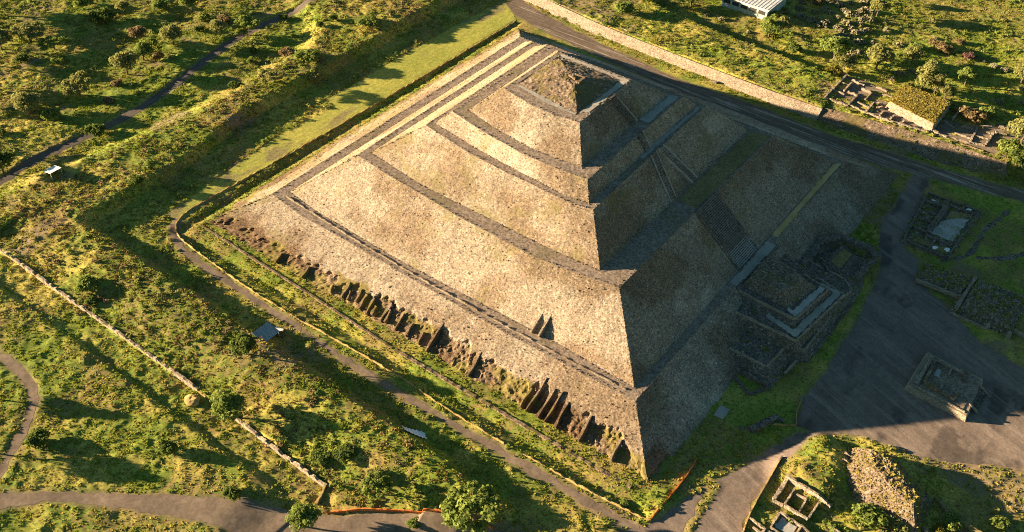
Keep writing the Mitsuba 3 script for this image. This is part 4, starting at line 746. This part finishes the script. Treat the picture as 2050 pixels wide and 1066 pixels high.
#<TREES>
TREES = [
    (-243.5, -21.8, 9.7, 'round', L_, 1.0, 'rounded pale green tree standing alone in the upper left field', 'tree'),
    (-261.3, -30.3, 8.1, 'round', DRY, 0.9, 'brownish dry tree at the back of the upper left tree cluster', 'tree'),
    (-248.2, -33.3, 7.5, 'round', M_, 0.9, 'small green tree right in the upper left tree cluster', 'tree'),
    (-243.0, -41.2, 9.0, 'round', M_, 0.9, 'mid green tree in the middle of the upper left tree cluster', 'tree'),
    (-238.0, -55.7, 11.9, 'round', L_, 0.9, 'largest tree of the upper left cluster at its front', 'tree'),
    (-238.8, -35.4, 5.8, 'bush', DRY, 0.9, 'dry bush at the right end of the upper left cluster', 'bush'),
    (-240.5, -82.7, 11.5, 'open', L_, 0.8, 'sparse spreading tree between two long shadows, upper left', 'tree'),
    (-243.3, -107.7, 10.7, 'round', L_, 0.9, 'round pale tree near the left edge above the road', 'tree'),
    (-230.4, -105.2, 8.2, 'bush', M_, 1.0, 'dense dark bush right of the pale tree near the left edge', 'bush'),
    (-203.2, -99.1, 8.6, 'bush', D_K, 1.0, 'dark round bush beside the country road', 'bush'),
    (-232.1, 0.8, 7.7, 'round', L_, 1.0, 'light green tree left of the country road bend', 'tree'),
    (-222.8, 11.7, 11.0, 'open', M_, 0.8, 'wide olive tree right beside the country road bend', 'tree'),
    (-242.6, 12.9, 7.3, 'bush', DRY, 0.9, 'brown bush behind the trees at the road bend', 'bush'),
    (-234.0, 18.1, 6.2, 'bush', DRY, 0.9, 'small brown bush above the trees at the road bend', 'bush'),
    (-267.2, 9.9, 10.3, 'round', M_, 0.9, 'green tree at the top edge, left of the country road', 'tree'),
    (-295.5, -15.2, 6.8, 'round', L_, 0.9, 'small tree near the top edge in the upper left', 'tree'),
    (-284.9, 2.1, 8.6, 'bush', M_, 0.9, 'bushy green tree touching the top edge', 'tree'),
    (-319.0, -24.2, 9.7, 'bush', M_, 0.9, 'dark bush at the top edge of the upper left field', 'bush'),
    (-296.6, -28.7, 12.3, 'bush', D_K, 0.8, 'dark wide bush in shade in the upper left field', 'bush'),
    (-306.5, -66.8, 12.4, 'open', L_, 0.7, 'sparse thorn tree left in the upper left field', 'tree'),
    (-288.9, -64.6, 9.6, 'open', M_, 0.7, 'low thorn tree right of the sparse one in the upper left field', 'tree'),
    (-308.9, -81.9, 11.7, 'round', L_, 0.8, 'pale tree cut by the left edge, upper one', 'tree'),
    (-209.1, -143.9, 11.3, 'round', D_K, 0.8, 'dark tree cut by the left edge beside the road', 'tree'),
    (-237.6, -127.5, 5.2, 'bush', D_K, 0.8, 'small dark bush at the left edge below the fields', 'bush'),
    (-220.9, 37.1, 4.5, 'bush', D_K, 0.9, 'tiny dark bush right of the country road', 'bush'),
    (-192.0, 48.2, 5.1, 'bush', D_K, 1.2, 'dark bush on the mound top near the upper centre', 'bush'),
    (-194.1, 39.5, 3.9, 'bush', D_K, 1.0, 'tiny dark bush left on the mound top', 'bush'),
    (-204.7, 0.2, 4.3, 'bush', D_K, 1.1, 'small dark bush on the slope below the country road', 'bush'),
    (-197.6, -7.1, 4.8, 'bush', M_, 0.9, 'small green bush lower on the slope below the country road', 'bush'),
    (-173.8, 56.0, 11.3, 'bush', M_, 0.6, 'low wide green bushes on the bank near the upper centre', 'bush'),
    (-172.1, 9.7, 12.3, 'bush', M_, 0.6, 'large green bush patch on the bank crest', 'bush'),
    (-188.6, 9.7, 8.0, 'bush', DRY, 0.7, 'brown bush patch on the bank crest', 'bush'),
    (-169.6, -18.2, 10.3, 'open', L_, 0.6, 'pale thorn bush on the bank crest', 'bush'),
    (-158.2, -0.1, 6.7, 'bush', L_, 0.7, 'pale yellowish bush on the shaded bank foot', 'bush'),
    (-183.6, -31.2, 6.1, 'bush', D_K, 0.7, 'dark bush on the bank left of the pale thorn bush', 'bush'),
    (-157.3, -103.3, 5.9, 'bush', M_, 0.8, 'green bush on the inner bank slope, left part', 'bush'),
    (-152.4, -113.8, 5.4, 'bush', D_K, 0.8, 'dark bush low on the inner bank slope, left part', 'bush'),
    (-19.1, -176.5, 9.7, 'round', M_, 0.95, 'big willow like tree on the low stone wall, left', 'tree'),
    (-23.7, -199.8, 5.7, 'bush', D_K, 1.3, 'dark shrub casting a long shadow in the lower left meadow', 'bush'),
    (-112.6, -168.0, 7.9, 'bush', M_, 0.9, 'broad green bush on the bank by the left wall', 'bush'),
    (-105.3, -171.8, 4.3, 'bush', D_K, 0.7, 'small dark bush beside the left wall', 'bush'),
    (74.3, -159.6, 13.4, 'open', M_, 0.85, 'largest leafy tree at the bottom centre', 'tree'),
    (69.5, -162.9, 6.4, 'round', M_, 0.8, 'leafy tree left of the largest one at the bottom centre', 'tree'),
    (32.6, -191.6, 8.8, 'round', M_, 0.8, 'tree at the bottom edge beside the dirt road', 'tree'),
    (6.5, -198.4, 4.9, 'bush', D_K, 1.0, 'dark shrub above the bottom dirt road', 'bush'),
    (-35.1, -155.4, 8.1, 'round', D_K, 0.9, 'dark tree on the bank left of the tin shed', 'tree'),
    (43.4, -169.6, 7.2, 'open', M_, 0.9, 'tree on the bank above the bottom dirt road', 'tree'),
    (38.5, -165.5, 5.0, 'bush', L_, 0.9, 'pale bush on the bank above the bottom centre', 'bush'),
    (18.3, -171.1, 6.7, 'bush', M_, 0.5, 'low bright green thicket by the lower stretch of the left wall', 'bush'),
    (24.1, -165.1, 6.7, 'bush', D_K, 0.5, 'low dark thicket by the lower stretch of the left wall', 'bush'),
    (-30.0, -172.4, 3.6, 'bush', L_, 0.8, 'little pale bush left of the willow like tree', 'bush'),
    (-61.4, -223.5, 6.8, 'bush', D_K, 1.1, 'dark low bush at the left end of the meadow shadow', 'bush'),
    (-36.1, -138.0, 3.0, 'bush', DRY, 0.8, 'brown bush beside the tin shed', 'bush'),
    (65.7, 197.9, 12.3, 'round', L_, 1.0, 'round olive tree above the excavated rooms', 'tree'),
    (92.9, 192.9, 12.0, 'tall', L_, 0.8, 'tall olive tree behind the grass topped mound', 'tree'),
    (98.2, 193.1, 8.8, 'tall', L_, 0.8, 'tall slim olive tree right beside the other tall one', 'tree'),
    (86.3, 189.2, 5.8, 'bush', L_, 1.1, 'olive bush left of the tall trees', 'bush'),
    (104.9, 191.1, 6.7, 'round', L_, 1.0, 'small olive tree at the right corner of the grass topped mound', 'tree'),
    (77.7, 216.9, 8.1, 'round', L_, 1.0, 'olive tree between cactus clumps, upper right', 'tree'),
    (74.0, 232.9, 6.7, 'bush', M_, 0.9, 'bush just above the olive tree in the upper right', 'bush'),
    (42.7, 255.8, 9.3, 'round', L_, 1.0, 'pale tree among the cacti near the top edge', 'tree'),
    (44.8, 279.6, 6.0, 'round', M_, 1.0, 'small tree cut by the top edge, upper right', 'tree'),
    (-70.3, 158.7, 10.4, 'bush', M_, 1.0, 'big bush at the top edge left of the white roofed building', 'bush'),
    (-68.7, 184.4, 11.8, 'round', D_K, 0.8, 'dark trees at the top edge left of the white roofed building', 'tree'),
    (-48.3, 198.8, 11.8, 'round', D_K, 0.8, 'dark tree in the shade beside the white roofed building', 'tree'),
    (-1.7, 213.4, 7.5, 'bush', M_, 1.1, 'bush at the corner of the white roofed building', 'bush'),
    (3.9, 194.3, 9.6, 'round', M_, 0.9, 'green tree in front of the white roofed building', 'tree'),
    (7.8, 202.8, 8.5, 'round', L_, 0.9, 'olive tree right in front of the white roofed building', 'tree'),
    (22.2, 187.9, 7.2, 'bush', D_K, 1.1, 'dark bush at the back edge of the grassy bank', 'bush'),
    (6.8, 248.5, 8.3, 'open', DRY, 0.9, 'brown leafless bush right of the white roofed building', 'bush'),
    (42.6, 193.7, 15.2, 'round', M_, 0.75, 'large green tree beside the end of the grassy bank', 'tree'),
    (51.3, 186.9, 9.1, 'round', L_, 0.8, 'olive tree at the corner of the excavated rooms', 'tree'),
    (44.7, 174.5, 5.9, 'bush', YEL, 0.9, 'small bright yellow bush at the end of the bank shadow', 'bush'),
    (49.3, 178.3, 8.5, 'bush', YEL, 0.8, 'larger bright yellow bush beside the excavated rooms', 'bush'),
    (108.8, 210.8, 9.0, 'round', M_, 0.9, 'tree standing in shade right of the tall olive trees', 'tree'),
    (122.9, 175.3, 11.6, 'bush', DRY, 0.8, 'brownish bush patch above the right excavated rooms', 'bush'),
    (127.6, 183.8, 7.6, 'bush', M_, 0.9, 'green bush right of the brownish patch', 'bush'),
    (113.6, 178.3, 5.6, 'bush', L_, 0.9, 'small olive bush left of the brownish patch', 'bush'),
    (131.8, 232.1, 9.5, 'round', L_, 1.0, 'pale tree cut by the right edge, upper one', 'tree'),
    (149.3, 168.6, 13.6, 'round', L_, 0.9, 'large pale tree cut by the right edge beside the excavated rooms', 'tree'),
    (146.3, 158.1, 9.6, 'bush', M_, 1.0, 'green bush below the large tree at the right edge', 'bush'),
    (153.8, 147.7, 10.4, 'round', D_K, 0.8, 'dark tree in shade at the right edge above the road', 'tree'),
    (86.9, 241.3, 7.8, 'bush', DRY, 0.9, 'dry brown bush in the upper right meadow', 'bush'),
    (79.8, 245.3, 5.6, 'bush', DRY, 1.0, 'small dry bush left in the upper right meadow', 'bush'),
    (100.3, 242.8, 6.0, 'bush', PNK, 0.9, 'pinkish dry bush in the upper right meadow', 'bush'),
    (91.2, 256.7, 5.1, 'bush', DRY, 0.8, 'small brownish bush above the pinkish one', 'bush'),
    (95.3, 242.8, 5.0, 'bush', M_, 0.7, 'little green bush left of the pinkish one', 'bush'),
    (173.3, -78.4, 9.7, 'bush', M_, 0.7, 'wide thorny bush at the bottom right below the stone covered mound', 'bush'),
    (181.5, -75.8, 6.4, 'bush', L_, 0.8, 'pale bush at the bottom edge below the stone covered mound', 'bush'),
    (195.2, -63.7, 6.4, 'bush', M_, 0.7, 'thorny green bush right of the stone covered mound', 'bush'),
    (193.0, -69.2, 4.8, 'bush', YEL, 0.7, 'yellowish bush at the bottom edge right of the mound', 'bush'),
    (207.4, -54.3, 5.5, 'bush', M_, 0.7, 'low bush near the lower right corner', 'bush'),
    (107.5, -121.8, 2.9, 'bush', M_, 0.7, 'small bush in the green strip below the near face', 'bush'),
    (-344.7, -70.8, 13.9, 'round', M_, 1.0, 'tree just outside the left edge near the top', 'tree'),
    (-364.9, -70.3, 14.1, 'round', M_, 1.1, 'second tree outside the left edge near the top', 'tree'),
    (-304.4, -97.7, 11.5, 'round', L_, 0.9, 'tree outside the left edge beside the upper left field', 'tree'),
    (-286.1, -114.5, 11.1, 'round', M_, 1.0, 'tree outside the left edge level with the pale tree', 'tree'),
    (-270.4, -121.5, 9.8, 'open', M_, 0.9, 'thorn tree outside the left edge above the road', 'tree'),
    (-236.8, -143.7, 10.2, 'round', M_, 1.0, 'tree outside the left edge above the road end', 'tree'),
    (-274.1, -71.1, 6.8, 'bush', M_, 0.9, 'low bush under the sparse trees, upper left', 'bush'),
    (-291.0, -81.9, 6.8, 'bush', D_K, 0.8, 'low dark bush left of the sparse trees, upper left', 'bush'),
    (-223.0, -78.9, 5.0, 'bush', DRY, 0.7, 'dry bush in the upper left field above the dark round bush', 'bush'),
    (-232.8, -65.9, 5.6, 'bush', DRY, 0.8, 'dry bush left of the largest tree of the upper left cluster', 'bush'),
    (-245.2, -2.5, 5.5, 'bush', D_K, 0.9, 'dark bush between the upper left cluster and the road bend', 'bush'),
    (-253.4, 7.8, 6.8, 'bush', M_, 0.9, 'green bush under the tree at the top edge', 'bush'),
    (-71.6, -236.5, 7.7, 'round', M_, 1.2, 'tree outside the left edge beside the dirt track', 'tree'),
    (-91.7, -223.2, 6.3, 'round', M_, 1.2, 'tree outside the left edge above the dirt track', 'tree'),
    (59.8, -170.6, 4.1, 'bush', M_, 0.8, 'bush on the edge of the red fence at the bottom', 'bush'),
]
for x, y, d, kind, mat, hs, label, cat in TREES: plant('shrub' if cat == 'bush' else 'tree', x, y, d, kind, mat, label, cat, hs)
#</TREES>

def pad_clump(seed, n=60):
    r = np.random.default_rng(seed); ico = trimesh.creation.icosphere(0, 1.0); parts = []
    for i in range(n):
        a = r.random() * 6.28; q = r.random() ** .6; c = np.array([q * math.cos(a), q * math.sin(a), .15 + .75 * (1 - q * q) * r.random() + .1])
        m = ico.copy(); m.apply_scale([.20, .07, .25]); m.apply_transform(trimesh.transformations.euler_matrix(r.normal() * .5, r.normal() * .5, r.random() * 6.28)); m.apply_translation(c); parts.append(m)
    return trimesh.util.concatenate(parts)
PADS = [pad_clump(s) for s in range(4)]
def cactus(x, y, r, label, group=None):
    k = thing('prickly_pear', label, 'cactus', group); v = RT.randrange(4)
    scene[k] = {**ply_of(('pad', v), PADS[v], 'm_pad'), 'to_world': T().translate([x, y, Hs(x, y) - .05]).rotate([0, 0, 1], RT.random() * 360).scale([r, r, r * .85])}
#<CACTI>
CROWD = [(25.5, 239.3, 2.3), (13.1, 255.8, 3.0), (28.9, 247.0, 3.2), (24.0, 261.8, 2.4), (31.7, 267.6, 3.2), (48.6, 204.0, 2.3), (29.9, 227.8, 2.8), (15.1, 228.3, 3.1), (37.2, 245.1, 2.3), (42.8, 231.1, 2.7), (45.3, 218.6, 3.1), (37.3, 230.8, 2.5), (32.9, 235.5, 3.1), (33.0, 254.5, 2.7), (21.9, 225.5, 3.2), (41.8, 248.0, 2.6), (20.8, 254.7, 3.2), (38.1, 249.9, 2.3), (45.2, 235.5, 2.5), (39.3, 238.5, 2.3), (41.8, 210.6, 2.5), (2.5, 238.1, 2.7), (11.1, 238.5, 2.5), (16.6, 257.7, 2.7), (34.1, 216.9, 2.9), (40.7, 227.9, 2.8), (33.7, 225.7, 2.4), (38.5, 213.8, 2.9), (7.4, 251.9, 3.1), (34.3, 258.9, 2.7), (37.8, 257.8, 2.7), (32.5, 248.0, 2.4), (16.0, 244.4, 3.2), (50.1, 209.5, 2.5), (22.7, 229.9, 2.5), (8.1, 228.1, 3.3), (27.2, 268.9, 2.6), (46.4, 209.7, 2.3), (47.5, 220.9, 2.5), (24.7, 249.5, 2.8), (39.5, 222.1, 2.8), (19.6, 242.7, 2.7), (36.2, 220.2, 2.9), (-0.3, 246.5, 2.3)]
for x, y, r in CROWD: cactus(x, y, r, 'grey green prickly pear clump in the crowded field right of the white roofed building', 'prickly pears crowding the field by the white roofed building')
LONE = [
    (-7.5, 191.1, 1.7, 'lone prickly pear below the left end of the white roofed building'),
    (13.8, 225.9, 2.6, 'prickly pear at the left end of the crowded cactus field'),
    (65.3, 231.4, 2.5, 'prickly pear in the meadow left of the two dry bushes'),
    (114.5, 242.2, 2.4, 'left one of two prickly pears below the pinkish bush'),
    (120.6, 241.0, 2.4, 'right one of two prickly pears below the pinkish bush'),
    (75.6, 193.8, 2.1, 'small prickly pear by the olive tree above the excavated rooms'),
    (76.9, 201.4, 2.7, 'big prickly pear below the olive tree between the clumps'),
    (80.6, 207.5, 2.1, 'prickly pear left of the tall olive trees'),
    (67.5, 182.9, 1.6, 'prickly pear behind the excavated rooms'),
    (105.1, 246.5, 1.6, 'small prickly pear right of the pinkish bush'),
    (108.5, 244.2, 1.4, 'tiny prickly pear between the pinkish bush and the pair'),
    (128.0, 206.7, 2.3, 'prickly pear beside the pale dirt patch at the right'),
    (137.3, 213.2, 2.1, 'prickly pear cut by the right edge beside the pale dirt'),
    (133.5, 226.2, 1.8, 'prickly pear under the upper tree at the right edge'),
    (-26.5, 195.0, 2.0, 'prickly pear at the shaded left end of the white roofed building'),
    (-35.6, 193.8, 1.7, 'prickly pear on the grass edge left of the building shade'),
    (52.4, 223.8, 2.0, 'prickly pear at the lower tip of the crowded cactus field'),
    (53.4, 243.2, 2.3, 'prickly pear on the right rim of the crowded cactus field'),
    (83.1, 249.7, 1.7, 'prickly pear at the top of the dry bush group'),
    (78.2, 253.1, 1.4, 'small prickly pear above the dry bush group'),
]
for x, y, r, label in LONE: cactus(x, y, r, label)
#</CACTI>

# low scrub: leaf tufts spread over everything that is neither mown nor trodden
def tufts(seed, n, size, keep, hmax, blades):
    r = np.random.default_rng(seed); i = r.choice(len(GX), n); x, y = GX[i] + (r.random(n) - .5) * G, GY[i] + (r.random(n) - .5) * G
    z = GZ[i]; ok = keep(x, y, i) & (A[i] > .3); x, y, z, i = x[ok], y[ok], z[ok], i[ok]; n = len(x)
    s = size * (.5 + r.random(n) ** 2); h = hmax * (.5 + r.random(n)); V, Fv = [], []
    for b in range(blades):
        a = r.random(n) * 6.28; o = r.random(n) * .5 * s
        cx, cy = x + np.cos(a) * o, y + np.sin(a) * o; px, py = -np.sin(a) * s * .5, np.cos(a) * s * .5; lean = s * (.3 + .5 * r.random(n))
        v = np.stack([np.stack([cx - px, cy - py, z - .05], 1), np.stack([cx + px, cy + py, z - .05 + .25 * h], 1), np.stack([cx + np.cos(a) * lean, cy + np.sin(a) * lean, z + h], 1)], 1)
        V.append(v.reshape(-1, 3)); Fv.append((np.arange(n) + b * n)[:, None] * 3 + [0, 1, 2])
    return trimesh.Trimesh(np.vstack(V), np.vstack(Fv), process=False)
def thicket(seed, n, mat, label, keep):
    r = np.random.default_rng(seed); i = r.choice(len(GX), n * 6); den = vfbm(P3(GX[i] / 17, GY[i] / 17), 3, seed); ok = (A[i] > .6) & keep(GX[i], GY[i]) & (den > .5) & (r.random(len(i)) < (den - .5) * 6); i = i[ok][:n]
    c = np.stack([GX[i], GY[i], GZ[i]], 1); V = []
    rad = .6 + 1.0 * r.random((len(i), 1)) ** 2
    for b in range(16):
        d = r.normal(size=c.shape); d[:, 2] = np.abs(d[:, 2]); d /= np.linalg.norm(d, axis=1, keepdims=True); q = c + d * rad * [1, 1, .75] * (.6 + .4 * r.random((len(i), 1)))
        t = np.cross(d, r.normal(size=c.shape)); t /= np.linalg.norm(t, axis=1, keepdims=True); u = np.cross(d, t) + .5 * d; s = rad * .42
        V.append(np.stack([q - t * s, q + t * s, q + u * s * 1.2], 1).reshape(-1, 3))
    V = np.vstack(V); put('thicket', trimesh.Trimesh(V, np.arange(len(V)).reshape(-1, 3), process=False), mat, kind='stuff', label=label, cat='thicket')
thicket(301, 3400, 'm_leaf_mid', 'low green thickets on the banks and fields', lambda x, y: (y > -177) | (x > 20) | (vnoise(P3(x / 30, y / 30), 4) > .75))
thicket(302, 2600, 'm_leaf_light', 'low pale olive thickets on the banks and fields', lambda x, y: (y > -177) | (x > 20))
thicket(303, 2200, 'm_leaf_dry', 'low dry brown thickets on the bank tops', lambda x, y: sdf(NORTH_BANK, x, y) < 3)
mottle = vfbm(P3(GX / 14, GY / 14), 3, 91); mottle2 = vfbm(P3(GX / 5, GY / 5), 3, 92)
put('green_scrub', tufts(1, 260000, .75, lambda x, y, i: mottle[i] * .5 + mottle2[i] * .5 > .49, .26, 4), 'm_tuft_green', kind='stuff', label='low green weeds and bushes over the banks and fields', cat='scrub')
put('dry_scrub', tufts(2, 170000, .7, lambda x, y, i: mottle[i] < .5, .22, 4), 'm_tuft_straw', kind='stuff', label='dry straw coloured grass tufts over the fields', cat='dry grass')
put('brown_scrub', tufts(3, 150000, .7, lambda x, y, i: (mottle2[i] > .5) & (sdf(NORTH_BANK, x, y) < 2), .32, 4), 'm_tuft_rust', kind='stuff', label='reddish brown dead weeds on the bank tops', cat='dead weeds')
